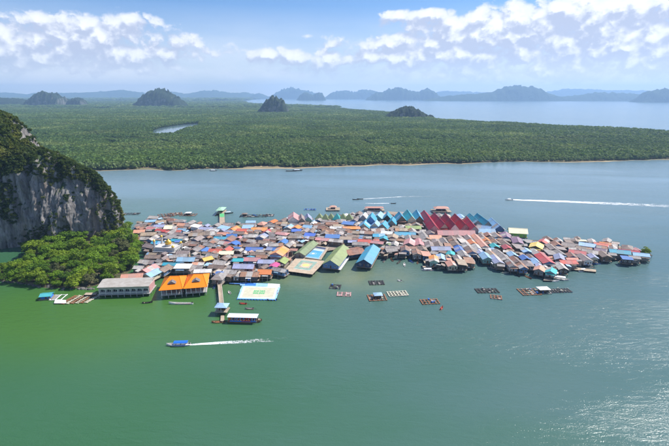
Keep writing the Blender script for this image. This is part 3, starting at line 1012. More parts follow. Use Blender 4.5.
def roof_gable(mb, w, l, z, rh, ov, rr, patch=True, th=0.09, nm=1, cap=True):
    """two slopes of sheet panels; ridge along local Y"""
    e = w / 2 + ov; y0, y1 = -l / 2 - ov * .8, l / 2 + ov * .8
    drop = rh * ov / (w / 2)
    n = max(1, round((y1 - y0) / 4.5)) if patch else 1
    for s in (-1, 1):
        ys = [y0 + (y1 - y0) * k / n for k in range(n + 1)]
        base = 0
        for k in range(n):
            m = base
            if patch and nm > 1 and rr.random() < (0.20 if nm > 2 else 0.09):
                m = rr.randrange(1, nm)
            lift = rr.uniform(0, .05)
            a = (0.02 * s, ys[k], z + rh + lift); b = (0.02 * s, ys[k + 1], z + rh + lift)
            c = (s * e, ys[k + 1], z - drop + lift); d = (s * e, ys[k], z - drop + lift)
            mb.slab((a, d, c, b) if s > 0 else (d, a, b, c), th, m)
    ridge = ((0, (y0 + y1) / 2, z + rh + .06), (.35, y1 - y0, .08))
    if cap:
        mb.box(*ridge)
    return ridge


def roof_hip(mb, w, l, z, rh, ov, th=0.1):
    ex, ey = w / 2 + ov, l / 2 + ov
    drop = rh * ov / (w / 2)
    rl = max(0.0, l / 2 - w / 2)
    A, B = (0, -rl, z + rh), (0, rl, z + rh)
    c = [(-ex, -ey, z - drop), (ex, -ey, z - drop), (ex, ey, z - drop), (-ex, ey, z - drop)]
    vs = [*c, A, B] + [(p[0] * .985, p[1] * .985, p[2] - th) for p in c] + [(A[0], A[1], A[2] - th), (B[0], B[1], B[2] - th)]
    fs = [(0, 1, 4), (1, 2, 5, 4), (2, 3, 5), (3, 0, 4, 5)]
    fs += [(10, 7, 6), (10, 11, 8, 7), (11, 9, 8), (11, 10, 6, 9)]
    fs += [(0, 6, 7, 1), (1, 7, 8, 2), (2, 8, 9, 3), (3, 9, 6, 0)]
    mb.add(vs, fs)


def roof_shed(mb, w, l, z, rh, ov, th=0.09):
    e = w / 2 + ov; f = l / 2 + ov
    mb.slab(((-e, -f, z + rh), (e, -f, z), (e, f, z), (-e, f, z + rh)), th)


def window_mb(wd, ht):
    m = MB()
    m.box((0, 0, 0), (wd, .08, ht), m=1)
    m.box((0, -.045, 0), (wd - .2, .05, ht - .2), m=0)
    m.box((0, -.075, 0), (.07, .03, ht - .2), m=1)
    return m


WIN = window_mb(1.3, 1.2).mesh('window', [M_GLASS, M_WHITE])
WIN_W = window_mb(1.3, 1.2).mesh('window', [M_GLASS, M_DOOR])
DOORM = MB().box((0, 0, 0), (1.0, .1, 2.0)).box((.35, -.07, 0), (.08, .06, .12)).mesh('door', M_DOOR)


def put(name, me, parent, loc, rz=0.0):
    o = link(bpy.data.objects.new(name, me), parent)
    o.location = loc; o.rotation_euler = (0, 0, rz)
    return o


CRATE = [MB().box((0, 0, b_[2] / 2), b_).box((0, 0, b_[2] + .03), (b_[0] * 1.08, b_[1] * 1.08, .06)).mesh('crate', mt_) for b_, mt_ in
         (((.7, .5, .5), M_TANK), ((.9, .6, .7), M_DOOR), ((.6, .6, .9), M_CONC), ((1.2, .5, .4), M_WHITE), ((.5, .5, .6), plain('orange_crate', (0.6, .2, .05))))]


def stilt_house(px, w, l, ang, colour, wall=None, h=None, rh=None, kind='gable', zc=5.0, world=None, seed=None, name='stilt_house', windows=True, deckz=None, detail=True):
    """px: pixel of the roof centre. ang: ridge direction in degrees from the camera's right."""
    if world is None:
        c = gp(px[0], px[1], zc)
    else:
        c = Vector((world[0], world[1], 0))
    rr = random.Random(seed if seed is not None else int(c.x * 97 + c.y * 131))
    wall = rr.choice((0, 0, 0, 1, 1, 1, 7, 7, 7, 2, 3, 4, 4, 5, 6, 8)) if wall is None else wall
    h = rr.uniform(2.7, 3.6) if h is None else h
    rh = w * rr.uniform(.17, .25) if rh is None else rh
    dz = rr.uniform(1.5, 1.9) if deckz is None else deckz
    rt_ = empty(name, (c.x, c.y, 0), R(ang - 90))
    z = dz + h
    # deck and stilts
    dx, dy = w / 2 + .35, l / 2 + .6
    MB().box((0, 0, dz - .12), (dx * 2, dy * 2, .24)).build('deck', M_DECK, rt_)
    st = MB()
    nx, ny = max(2, round(w / 3) + 1), max(2, round(l / 3) + 1)
    for i in range(nx):
        for j in range(ny):
            if 0 < i < nx - 1 and 0 < j < ny - 1:
                continue
            x = -dx + .3 + (2 * dx - .6) * i / (nx - 1); y = -dy + .3 + (2 * dy - .6) * j / (ny - 1)
            st.tube((x + rr.uniform(-.1, .1), y, -2.0), (x, y, dz - .2), .14, .14, 5)
    tag(st.build('stilts', M_POST, rt_), kind='stuff')
    # walls
    hw, hl = w / 2 - .15, l / 2 - .15
    wm_ = MB()
    zb = dz
    if kind == 'gable':
        gz = z + rh * (1 - .15 / (w / 2)) - .12
        vs = [(-hw, -hl, zb), (hw, -hl, zb), (hw, hl, zb), (-hw, hl, zb), (-hw, -hl, z - .1), (hw, -hl, z - .1), (hw, hl, z - .1), (-hw, hl, z - .1), (0, -hl, gz), (0, hl, gz)]
        wm_.add(vs, [(3, 2, 1, 0), (0, 1, 5, 8, 4), (1, 2, 6, 5), (2, 3, 7, 9, 6), (3, 0, 4, 7), (4, 8, 9, 7), (8, 5, 6, 9)])
    else:
        wm_.box((0, 0, (zb + z - .12) / 2), (2 * hw, 2 * hl, z - .12 - zb))
    wm_.build('wall', WALLS[wall], rt_)
    # roof
    rm = MB(); ov = rr.uniform(.45, .8)
    mats = [ROOF[colour]]
    if kind == 'gable':
        alt = {'grey': ('pale', 'rust'), 'pale': ('grey', 'rust'), 'brown': ('rust', 'grey'), 'mauve': ('pale', 'brown'), 'rust': ('brown', 'pale'), 'tan': ('pale', 'rust')}.get(colour)
        if not alt:
            mats.append(ROOF['pale' if colour not in ('turquoise', 'maroon', 'blue') else {'turquoise': 'lightblue', 'maroon': 'rust', 'blue': 'lavender'}[colour]])
        if alt:
            mats += [ROOF[a] for a in alt]
        ridge_ = roof_gable(rm, w, l, z, rh, ov, rr, patch=True, nm=len(mats), cap=False)
    elif kind == 'hip':
        roof_hip(rm, w, l, z, rh, ov)
    else:
        roof_shed(rm, w, l, z, rh * .6, ov)
    ro_ = rm.build('roof', mats, rt_)
    if kind == 'gable':
        MB().box(*ridge_).build('ridge_cap', mats[0], ro_)
    # openings: the gable ends and the long sides
    if windows:
        wn = rr.choice((WIN, WIN_W))
        zz = dz + min(1.7, h * .55)
        sgn = -1 if math.cos(R(ang - 90)) > 0 else 1
        for e_ in (-1, 1):
            rz_ = 0 if e_ < 0 else math.pi
            if w > 5:
                put('window', wn, rt_, (-w * .28, e_ * (hl + .03), zz), rz_)
            put('window', wn, rt_, (w * .28, e_ * (hl + .03), zz), rz_)
        put('door', DOORM, rt_, (0, sgn * (hl + .04), dz + 1.02), 0 if sgn < 0 else math.pi)
        if detail:
            for e_ in (-1, 1):
                for q in (-.25, .25):
                    put('window', wn, rt_, (e_ * (hw + .03), q * l, zz), R(90) if e_ > 0 else R(-90))
    if detail:
        # lean-to over the open end
        if kind == 'gable' and rr.random() < .55:
            e_ = rr.choice((-1, -1, 1)) * (1 if math.cos(R(ang - 90)) > 0 else -1)
            d = rr.uniform(1.4, 2.6); za = z - .25
            a = MB(); ww = w * .46
            y0, y1 = e_ * (l / 2 + .1), e_ * (l / 2 + d)
            q = [(-ww, y0, za), (ww, y0, za), (ww, y1, za - .55), (-ww, y1, za - .55)]
            a.slab(q if e_ > 0 else (q[3], q[2], q[1], q[0]), .06)
            for sx_ in (-1, 1):
                a.tube((sx_ * (ww - .2), y1 - e_ * .2, dz - 3.2), (sx_ * (ww - .2), y1 - e_ * .2, za - .5), .07, n=5)
            a.build('awning', ROOF[rr.choice(('grey', 'rust', 'pale', 'lightblue', 'brown', colour))], rt_)
        # side sheds and porch roofs tacked on in other sheets
        for e_ in (-1, 1):
            if l > 6 and rr.random() < .5:
                sl = rr.uniform(.25, .6) * l; sy = rr.uniform(-.5, .5) * (l - sl); sw = rr.uniform(1.0, 2.0)
                a = MB(); x0, x1 = e_ * (w / 2 - .1), e_ * (w / 2 + sw); za = z - rr.uniform(.35, .7)
                q = [(x0, sy - sl / 2, za), (x1, sy - sl / 2, za - .45), (x1, sy + sl / 2, za - .45), (x0, sy + sl / 2, za)]
                a.slab(q if e_ > 0 else q[::-1], .06)
                for yy in (-.45, .45):
                    a.tube((x1 - e_ * .15, sy + sl * yy, -2), (x1 - e_ * .15, sy + sl * yy, za - .4), .07, n=5)
                a.build('side_roof', ROOF[rr.choice(('grey', 'rust', 'pale', 'brown', 'mauve', 'lightblue', 'tan', 'white', colour))], rt_)
        for k in range(rr.choice((0, 1, 1, 2, 3))):
            side = rr.choice((-1, 1))
            put('crate', CRATE[rr.randrange(len(CRATE))], rt_, (rr.uniform(-.4, .4) * w, side * (l / 2 + .3), dz), rr.uniform(0, 3))
        if rr.random() < .22:
            tk = MB().lathe([(.62, 0), (.65, .1), (.65, 1.2), (.45, 1.5), (.2, 1.55)], n=10)
            o = tk.build('water_tank', M_TANK if rr.random() < .6 else M_CONC, rt_, True)
            o.location = (rr.choice((-1, 1)) * (w / 2 + .1), rr.uniform(-.35, .35) * l, dz - .01)
    cpx = 334.5 + FPX * c.x / (c.y * math.cos(PITCH) + HCAM * math.sin(PITCH))
    HOUSES.append([rt_, colour, cpx, c.x, c.y, w, l, R(ang - 90), name])
    return rt_


FOOT = []     # footprints already taken: (cx, cy, hw, hl, angle)


def take(cx, cy, w, l, ang_deg):
    FOOT.append((cx, cy, w / 2, l / 2, R(ang_deg - 90)))


def corners(f):
    cx, cy, a, b, t = f
    c, s = math.cos(t), math.sin(t)
    return [(cx + x * c - y * s, cy + x * s + y * c) for x, y in ((-a, -b), (a, -b), (a, b), (-a, b))]


def sat(f, g):
    if (f[0] - g[0]) ** 2 + (f[1] - g[1]) ** 2 > (math.hypot(f[2], f[3]) + math.hypot(g[2], g[3])) ** 2:
        return False
    A, B = corners(f), corners(g)
    for t in (f[4], f[4] + math.pi / 2, g[4], g[4] + math.pi / 2):
        ux, uy = math.cos(t), math.sin(t)
        a = [x * ux + y * uy for x, y in A]; b = [x * ux + y * uy for x, y in B]
        if max(a) < min(b) or max(b) < min(a):
            return False
    return True


def free(f):
    return not any(sat(f, g) for g in FOOT)


# (pixel of roof centre, width across ridge, length along ridge, ridge direction, colour, extras)
# ------------------------------------------------------------------ landmark buildings
M_GOLD = plain('gold_dome', (0.85, 0.50, 0.07), 0.32, 0.55, var=0.06)
M_TILE_O = roof_mat('orange_tile', (0.90, 0.27, 0.03), amount=.12, dirt=(0.6, 0.2, 0.04), sat=1.0)
M_HALLROOF = roof_mat('hall', (0.42, 0.38, 0.34), amount=.4, dirt=(0.28, 0.23, 0.18))
M_FASCIA = plain('beige_fascia', (0.46, 0.40, 0.33), 0.8, var=.15)
M_GABLET = plain('gablet_grey', (0.20, 0.185, 0.18), 0.8, var=.15)
M_NAVY = plain('navy_boards', (0.05, 0.07, 0.13), 0.7, var=.2)
M_PLASTER = plain('white_plaster', (0.54, 0.52, 0.49), 0.8, var=.1, scale=.3)
M_BLUEPAINT = plain('blue_paint', (0.05, 0.20, 0.60), 0.5, var=.12)
M_LBLUE = plain('light_blue_plastic', (0.30, 0.52, 0.80), 0.5, var=.12)
M_COURTBLUE = plain('court_blue', (0.10, 0.36, 0.66), 0.7, var=.12, scale=.25)
M_COURTTAN = deck_mat('court_boards', (0.52, 0.40, 0.28), (0.60, 0.48, 0.35))
M_COURTGREEN = plain('court_green', (0.28, 0.40, 0.33), 0.8, var=.25, scale=.5)
M_COURTYEL = plain('court_yellow', (0.62, 0.62, 0.20), 0.8, var=.3, scale=.6)
M_RED = plain('red_paint', (0.55, 0.04, 0.05), 0.5, var=.12)
M_ORANGEP = plain('orange_plastic', (0.75, 0.22, 0.05), 0.5, var=.12)
M_GREENP = plain('green_paint', (0.10, 0.42, 0.16), 0.6, var=.15)
M_LIMEP = plain('lime_paint', (0.22, 0.50, 0.08), 0.6, var=.15)
M_CREAMF = plain('raft_cream', (0.54, 0.51, 0.38), 0.7, var=.12, scale=.5)
M_BLACK = plain('black_rubber', (0.025, 0.025, 0.028), 0.6, var=.3)


def local_frame(a, b):
    """angle and length of the line from a to b on the water"""
    d = b - a
    return math.atan2(d.y, d.x), d.length


def stilts(parent, w, l, top, step=3.0, r=.16, mat=None, full=False):
    st = MB(); nx, ny = max(2, round(w / step) + 1), max(2, round(l / step) + 1)
    for i in range(nx):
        for j in range(ny):
            if not full and 0 < i < nx - 1 and 0 < j < ny - 1:
                continue
            x = -w / 2 + .25 + (w - .5) * i / (nx - 1); y = -l / 2 + .25 + (l - .5) * j / (ny - 1)
            st.tube((x, y, -2.2), (x, y, top), r, n=6)
    return tag(st.build('stilts', mat or M_POST, parent), kind='stuff')


# long white hall on the waterfront
fl, fr_ = gp(99.5, 297.5), gp(149.5, 296)
an, Lh = local_frame(fl, fr_)
Wd = 12.0
mid = (fl + fr_) / 2
ctr = mid + Vector((-math.sin(an), math.cos(an), 0)) * (Wd / 2)
hall = empty('waterfront_hall', (ctr.x, ctr.y, 0), an)
tag(hall, 'long white waterfront hall with row of arched openings beside the wooded island', 'hall')
MB().box((0, 0, 1.75), (Lh + 1.2, Wd + 1.2, .3)).build('deck', M_CONC, hall)
stilts(hall, Lh + .8, Wd + .8, 1.6, 3.8, .22, M_CONC)
MB().box((0, .6, 3.9), (Lh - .4, Wd - 2.0, 4.0)).build('wall', M_PLASTER, hall)
m = MB(); m.box((0, -Wd / 2 + .35, 6.0), (Lh, .3, 1.5)).build('fascia', M_FASCIA, hall)
m = MB()
m.slab(((-Lh / 2 - .6, -Wd / 2 - .5, 6.75), (Lh / 2 + .6, -Wd / 2 - .5, 6.75), (Lh / 2 + .6, Wd * .22, 8.3), (-Lh / 2 - .6, Wd * .22, 8.3)), .12)
m.slab(((-Lh / 2 - .6, Wd * .22 + .02, 8.3), (Lh / 2 + .6, Wd * .22 + .02, 8.3), (Lh / 2 + .6, Wd / 2 + .5, 7.3), (-Lh / 2 - .6, Wd / 2 + .5, 7.3)), .12)
m.build('roof', M_HALLROOF, hall)
nb = 8
for k in range(nb + 1):
    x = -Lh / 2 + .3 + (Lh - .6) * k / nb
    MB().box((x, -Wd / 2 + .3, 3.6), (.5, .42, 3.4)).build('column', M_PLASTER, hall)
for k in range(nb):
    x = -Lh / 2 + .3 + (Lh - .6) * (k + .5) / nb
    bw = (Lh - .6) / nb - .5
    am = MB()                                   # arched head between two columns
    pts_ = [(-bw / 2, 5.25), (-bw / 2, 4.3)] + [(-bw / 2 * math.cos(t), 4.3 + .75 * math.sin(t)) for t in np.linspace(0, math.pi, 9)] + [(bw / 2, 4.3), (bw / 2, 5.25)]
    n = len(pts_)
    am.add([(x + a, -Wd / 2 + .2, z) for a, z in pts_] + [(x + a, -Wd / 2 + .42, z) for a, z in pts_],
           [tuple(range(n)), tuple(range(2 * n - 1, n - 1, -1))] + [(i, (i + 1) % n + n * 0, (i + 1) % n + n, i + n) for i in range(n)])
    am.build('arch', M_PLASTER, hall)
    MB().box((x, -Wd / 2 + .3, 2.55), (bw, .12, .75)).build('railing', M_PLASTER, hall)
    wn = MB().box((x, -Wd / 2 + 1.55, 3.9), (bw * .8, .1, 1.7), m=0).box((x, -Wd / 2 + 1.49, 3.9), (.1, .06, 1.7), m=1)
    wn.build('window', [M_GLASS, M_WHITE], hall)
m = MB().box((Lh / 2 - .08, .3, 4.0), (.3, Wd - 1.6, 3.9)); m.build('end_wall', WALLS[6], hall)
take(ctr.x, ctr.y, Lh + 2, Wd + 2, math.degrees(an) + 90)

# pair of orange-roofed restaurants over the water
fl, fr_ = gp(160.5, 299), gp(207.5, 295.2)
an, Lr = local_frame(fl, fr_)
for k, (lab, off, dp) in enumerate((('orange hip-roofed open restaurant on stilts, nearer the long white hall', -Lr / 4 - .25, 19.5),
                                    ('orange hip-roofed open restaurant on stilts, nearer the long pier', Lr / 4 + .25, 20.5))):
    wr = Lr / 2 - 1.9
    ux, uy = Vector((math.cos(an), math.sin(an), 0)), Vector((-math.sin(an), math.cos(an), 0))
    c = (fl + fr_) / 2 + ux * off + uy * (dp / 2)
    rs = tag(empty('restaurant', (c.x, c.y, 0), an), lab, 'restaurant', 'orange waterfront restaurants')
    MB().box((0, 0, 2.0), (wr + .8, dp, .3)).build('deck', M_CONC, rs)
    stilts(rs, wr + .4, dp - .4, 1.85, 3.6, .2, M_CONC)
    rm = MB(); zc_, rh = 5.9, 4.2
    ex, ey = wr / 2 + 1.0, dp / 2 + .7
    ap0, ap1 = Vector((-1.6, 1.0, zc_ + rh)), Vector((ex * .55, 1.0, zc_ + rh - .25))
    e4 = [Vector((-ex, -ey, zc_)), Vector((ex, -ey, zc_)), Vector((ex, ey, zc_)), Vector((-ex, ey, zc_))]
    vs_ = e4 + [ap0, ap1]; low = [v - Vector((0, 0, .18)) for v in vs_]
    rm.add(vs_ + low, [(0, 1, 5, 4), (1, 2, 5), (2, 3, 4, 5), (3, 0, 4), (10, 11, 7, 6), (11, 8, 7), (11, 10, 9, 8), (10, 6, 9),
                       (0, 6, 7, 1), (1, 7, 8, 2), (2, 8, 9, 3), (3, 9, 6, 0)])
    rf = rm.build('roof', M_TILE_O, rs)
    for a, b in ((ap0, ap1), (ap0, e4[0]), (ap0, e4[3]), (ap1, e4[1]), (ap1, e4[2])):
        MB().tube(a + Vector((0, 0, .1)), b + Vector((0, 0, .1)), .16, n=6).build('hip_tile', M_TILE_O, rf)
    # gablet on the front slope
    gy = -ey * .42; gz = zc_ + rh * (gy + ey) / (1.0 + ey)
    q = [Vector((-2.4, gy - 1.7, gz - .35)), Vector((2.4, gy - 1.7, gz - .35)), Vector((0, gy - 1.5, gz + 1.15)), Vector((0, gy + 2.4, gz + 1.15)), Vector((-2.6, gy + 1.0, gz + .1)), Vector((2.6, gy + 1.0, gz + .1))]
    MB().add(q, [(0, 1, 2), (0, 2, 3, 4), (1, 5, 3, 2), (0, 4, 3, 5, 1)]).build('gablet', [M_GABLET], rf)
    for i in range(5):
        for y in (-dp / 2 + .4, dp / 2 - .4):
            MB().tube((-wr / 2 + .2 + (wr - .4) * i / 4, y, 2.1), (-wr / 2 + .2 + (wr - .4) * i / 4, y, 5.9), .17, n=8).build('column', M_WHITE, rs)
    rl = MB()
    for zz in (2.55, 3.0):
        rl.tube((-wr / 2, -dp / 2 + .3, zz), (wr / 2, -dp / 2 + .3, zz), .05, n=5)
    for i in range(17):
        x = -wr / 2 + wr * i / 16; rl.tube((x, -dp / 2 + .3, 2.1), (x, -dp / 2 + .3, 3.0), .035, n=4)
    rl.build('railing', M_WHITE, rs)
    MB().box((0, dp * .22, 4.0), (wr - 1.0, dp * .42, 3.6)).build('kitchen_wall', WALLS[8], rs)
    for i in range(3):
        for j in range(2):
            tb = MB().box((0, 0, .74), (1.6, .9, .06))
            for sx_ in (-.7, .7):
                for sy_ in (-.35, .35):
                    tb.box((sx_, sy_, .36), (.06, .06, .72))
            put('dining_table', tb.mesh('dining_table', M_DECK2), rs, (-wr / 3 + wr / 3 * i, -dp * .12 - j * 3.2, 2.16))
    take(c.x, c.y, wr + 2, dp + 2, math.degrees(an) + 90)
c = (fl + fr_) / 2 + uy * 10
g_ = tag(empty('connecting_roof', (c.x, c.y, 0), an), 'narrow low grey roof between the two orange restaurants', 'roof')
MB().slab(((-.8, -8, 4.6), (.8, -8, 4.6), (.8, 9, 5.6), (-.8, 9, 5.6)), .1).build('cover', ROOF['grey'], g_)
for y in (-9, 0, 8):
    MB().tube((0, y * .85, -2), (0, y * .85, 4.55 + .06 * (y * .85 + 8)), .14, n=6).build('post', M_POST, g_)

# mosque
mc = gp(168, 252, 2)
mq = tag(empty('mosque', (mc.x, mc.y, 0), R(-9)), 'white mosque with golden domes and minarets standing among the grey roofs', 'mosque')
mq.scale = (.80, .80, .80)
MB().box((0, 0, 1.7), (25, 19, .5)).build('plinth', M_CONC, mq)
stilts(mq, 24, 18, 1.5, 4, .25, M_CONC)
MB().box((0, 1, 5.2), (21, 14, 6.5)).build('wall', M_PLASTER, mq)
m = MB()
for s in (-1, 1):
    m.box((0, 1 + s * 7.1, 8.75), (21.6, .35, .7)); m.box((s * 10.65, 1, 8.75), (.3, 13.85, .7))
m.build('parapet', M_PLASTER, mq)
MB().box((0, -7.3, 5.3), (22.5, 2.4, .3)).build('porch_roof', M_PLASTER, mq)
for k in range(8):
    MB().tube((-10.6 + 21.2 * k / 7, -8.1, 1.9), (-10.6 + 21.2 * k / 7, -8.1, 5.2), .2, n=8).build('column', M_PLASTER, mq)
for k in range(7):
    x = -9.1 + 18.2 * k / 6
    wv_ = MB(); a = [(-.7, 2.6), (.7, 2.6), (.7, 4.2)] + [(.7 * math.cos(t), 4.2 + .7 * math.sin(t)) for t in np.linspace(.3, math.pi - .3, 6)] + [(-.7, 4.2)]
    n = len(a)
    wv_.add([(x + p, -6.06, z) for p, z in a] + [(x + p, -5.9, z) for p, z in a], [tuple(range(n)), tuple(range(2 * n - 1, n - 1, -1))] + [(i, (i + 1) % n, (i + 1) % n + n, i + n) for i in range(n)])
    wv_.build('window', M_GLASS, mq)
for s in (-1, 1):
    for k in range(4):
        MB().box((s * 10.53, -3.4 + 3 * k, 4.8), (.12, 1.3, 2.4)).build('window', M_GLASS, mq)


def onion(r):
    return [(r * .82, 0), (r * .98, r * .25), (r * 1.02, r * .5), (r * .92, r * .85), (r * .66, r * 1.2), (r * .3, r * 1.48), (r * .1, r * 1.65), (r * .05, r * 2.1), (.02, r * 2.3)]


def dome(x, y, z, r, drum):
    d = MB().lathe([(r, 0), (r, drum), (r * 1.12, drum), (r * 1.12, drum + .25), (r * .85, drum + .26)], (x, y, z), 18).build('drum', M_PLASTER, mq)
    MB().lathe(onion(r), (x, y, z + drum + .2), 20).build('dome', M_GOLD, d, True)


dome(0.5, 1.5, 8.4, 3.0, 1.6)
for x, y, hgt, r in ((-10.2, -5.4, 14.5, 1.25), (-9.8, 7.6, 15.0, 1.25), (10.2, 7.6, 9.6, 1.4), (8.6, -5.2, 9.0, 1.4)):
    mn = MB().lathe([(1.15, 1.9), (1.15, 8.6), (1.5, 8.7), (1.5, 9.0), (.95, 9.01), (.95, max(hgt - .4, 9.1)), (1.35, max(hgt - .35, 9.2)), (1.35, max(hgt, 9.4)), (.9, max(hgt, 9.4) + .02)], (x, y, 0), 12).build('minaret', M_PLASTER, mq)
    MB().lathe(onion(r), (x, y, max(hgt, 9.4)), 14).build('dome', M_GOLD, mn, True)
take(mc.x, mc.y, 20, 16, 81)

# ---- sports courts
def quad_thing(name, pts, z, label, cat):
    """frame with local axes along the front edge; returns root and local corner list"""
    P_ = [gp(*p, z) for p in pts]
    c = sum(P_, Vector()) / 4; c.z = 0
    an = math.atan2(P_[1].y - P_[0].y, P_[1].x - P_[0].x)
    r = tag(empty(name, c, an), label, cat)
    ca, sa = math.cos(-an), math.sin(-an)
    loc = [((p.x - c.x) * ca - (p.y - c.y) * sa, (p.x - c.x) * sa + (p.y - c.y) * ca) for p in P_]
    return r, loc, an, c


def bil(loc, u, v):
    a = Vector(loc[0]).lerp(Vector(loc[1]), u); b = Vector(loc[3]).lerp(Vector(loc[2]), u)
    return a.lerp(b, v)


def patch(parent, name, loc, u0, u1, v0, v1, z, mat, th=.01):
    q = [bil(loc, u, v) for u, v in ((u0, v0), (u1, v0), (u1, v1), (u0, v1))]
    return MB().slab([(p.x, p.y, z) for p in q], th).build(name, mat, parent)


def deck_quad(parent, loc, z, mat, th=.35, post=True, step=.14):
    MB().slab([(x, y, z) for x, y in loc], th).build('deck', mat, parent)
    if post:
        st = MB()
        for k in range(8):
            for v in (0.02, .5, .98):
                p = bil(loc, .02 + .96 * k / 7, v); st.tube((p.x, p.y, -2.2), (p.x, p.y, z - th), .2, n=6)
        for k in range(6):
            for u in (.02, .98):
                p = bil(loc, u, .02 + .96 * k / 5); st.tube((p.x, p.y, -2.2), (p.x, p.y, z - th), .2, n=6)
        tag(st.build('stilts', M_POST, parent), kind='stuff')
    # edge beam
    fr = MB()
    for i in range(4):
        a = Vector((*loc[i], z - .18)); b = Vector((*loc[(i + 1) % 4], z - .18)); fr.tube(a, b, .17, n=4)
    fr.build('edge_beam', M_POST, parent)


def ring(parent, c, r, z, mat, wd=.18, n=28):
    mb = MB(); vs_ = []
    for k in range(n):
        t = 2 * math.pi * k / n
        vs_ += [(c.x + (r - wd) * math.cos(t), c.y + (r - wd) * math.sin(t), z), (c.x + r * math.cos(t), c.y + r * math.sin(t), z)]
    mb.add(vs_, [(2 * k, 2 * k + 1, (2 * k + 3) % (2 * n), (2 * k + 2) % (2 * n)) for k in range(n)])
    return mb.build('court_line', mat, parent)


def goal(parent, p, rz, wd=3.0, hh=2.0, z=0):
    g = MB()
    g.tube((-wd / 2, 0, 0), (-wd / 2, 0, hh), .06, n=6).tube((wd / 2, 0, 0), (wd / 2, 0, hh), .06, n=6).tube((-wd / 2, 0, hh), (wd / 2, 0, hh), .06, n=6)
    g.tube((-wd / 2, 0, hh), (-wd / 2, 1.0, 0), .04, n=5).tube((wd / 2, 0, hh), (wd / 2, 1.0, 0), .04, n=5)
    o = g.build('goal', M_WHITE, parent); o.location = (p.x, p.y, z); o.rotation_euler = (0, 0, rz)


ct, loc, an, c = quad_thing('sports_deck', [(283.8, 270.6), (312.4, 274.4), (325.2, 261.0), (296.2, 257.6)], 2.2, 'tan boarded sports deck on stilts at the water edge, front of the blue court', 'sports court')
deck_quad(ct, loc, 2.2, M_COURTTAN)
patch(ct, 'court_surface', loc, .24, .80, .22, .86, 2.212, M_COURTGREEN)
patch(ct, 'court_inner', loc, .36, .70, .36, .72, 2.226, M_COURTTAN)
p = bil(loc, .53, .54); MB().lathe([(2.6, 0), (2.6, .012)], (p.x, p.y, 2.228), 24).build('centre_spot', M_COURTYEL, ct)
ring(ct, bil(loc, .53, .54), 3.4, 2.234, M_WHITE)
for v in (.22, .86):
    patch(ct, 'court_line', loc, .24, .80, v - .006, v + .006, 2.238, M_WHITE)
goal(ct, bil(loc, .06, .5), R(90), z=2.2); goal(ct, bil(loc, .94, .5), R(-90), z=2.2)
take(c.x, c.y, 25, 30, math.degrees(an) + 90)

ct, loc, an, c = quad_thing('sports_deck', [(299.8, 256.8), (321.0, 259.8), (329.0, 247.6), (310.8, 244.6)], 2.3, 'blue painted sports court with white markings behind the tan deck', 'sports court')
deck_quad(ct, loc, 2.3, M_COURTTAN)
patch(ct, 'court_surface', loc, .04, .88, .04, .76, 2.312, M_COURTBLUE)
patch(ct, 'court_apron', loc, .10, .88, .80, .95, 2.312, M_NAVY)
p = bil(loc, .46, .36); MB().lathe([(1.3, 0), (1.3, .012)], (p.x, p.y, 2.314), 20).build('centre_spot', M_WHITE, ct)
ring(ct, p, 2.6, 2.322, M_WHITE)
for v in (.09, .655, .72):
    patch(ct, 'court_line', loc, .07, .85, v - .007 - (.02 if v > .6 else 0), v + .007, 2.33, M_WHITE)
for u in (.07, .84):
    patch(ct, 'court_line', loc, u, u + .012, .09, .7, 2.326, M_WHITE)
for u in (.02, .98):
    st = MB()
    for k in range(7):
        p = bil(loc, u, k / 6); st.tube((p.x, p.y, 2.3), (p.x, p.y, 5.2), .06, n=5)
    a, b = bil(loc, u, 0), bil(loc, u, 1)
    for zz in (3.2, 5.2):
        st.tube((a.x, a.y, zz), (b.x, b.y, zz), .04, n=4)
    st.build('fence', M_CONC, ct)
take(c.x, c.y, 21, 28, math.degrees(an) + 90)


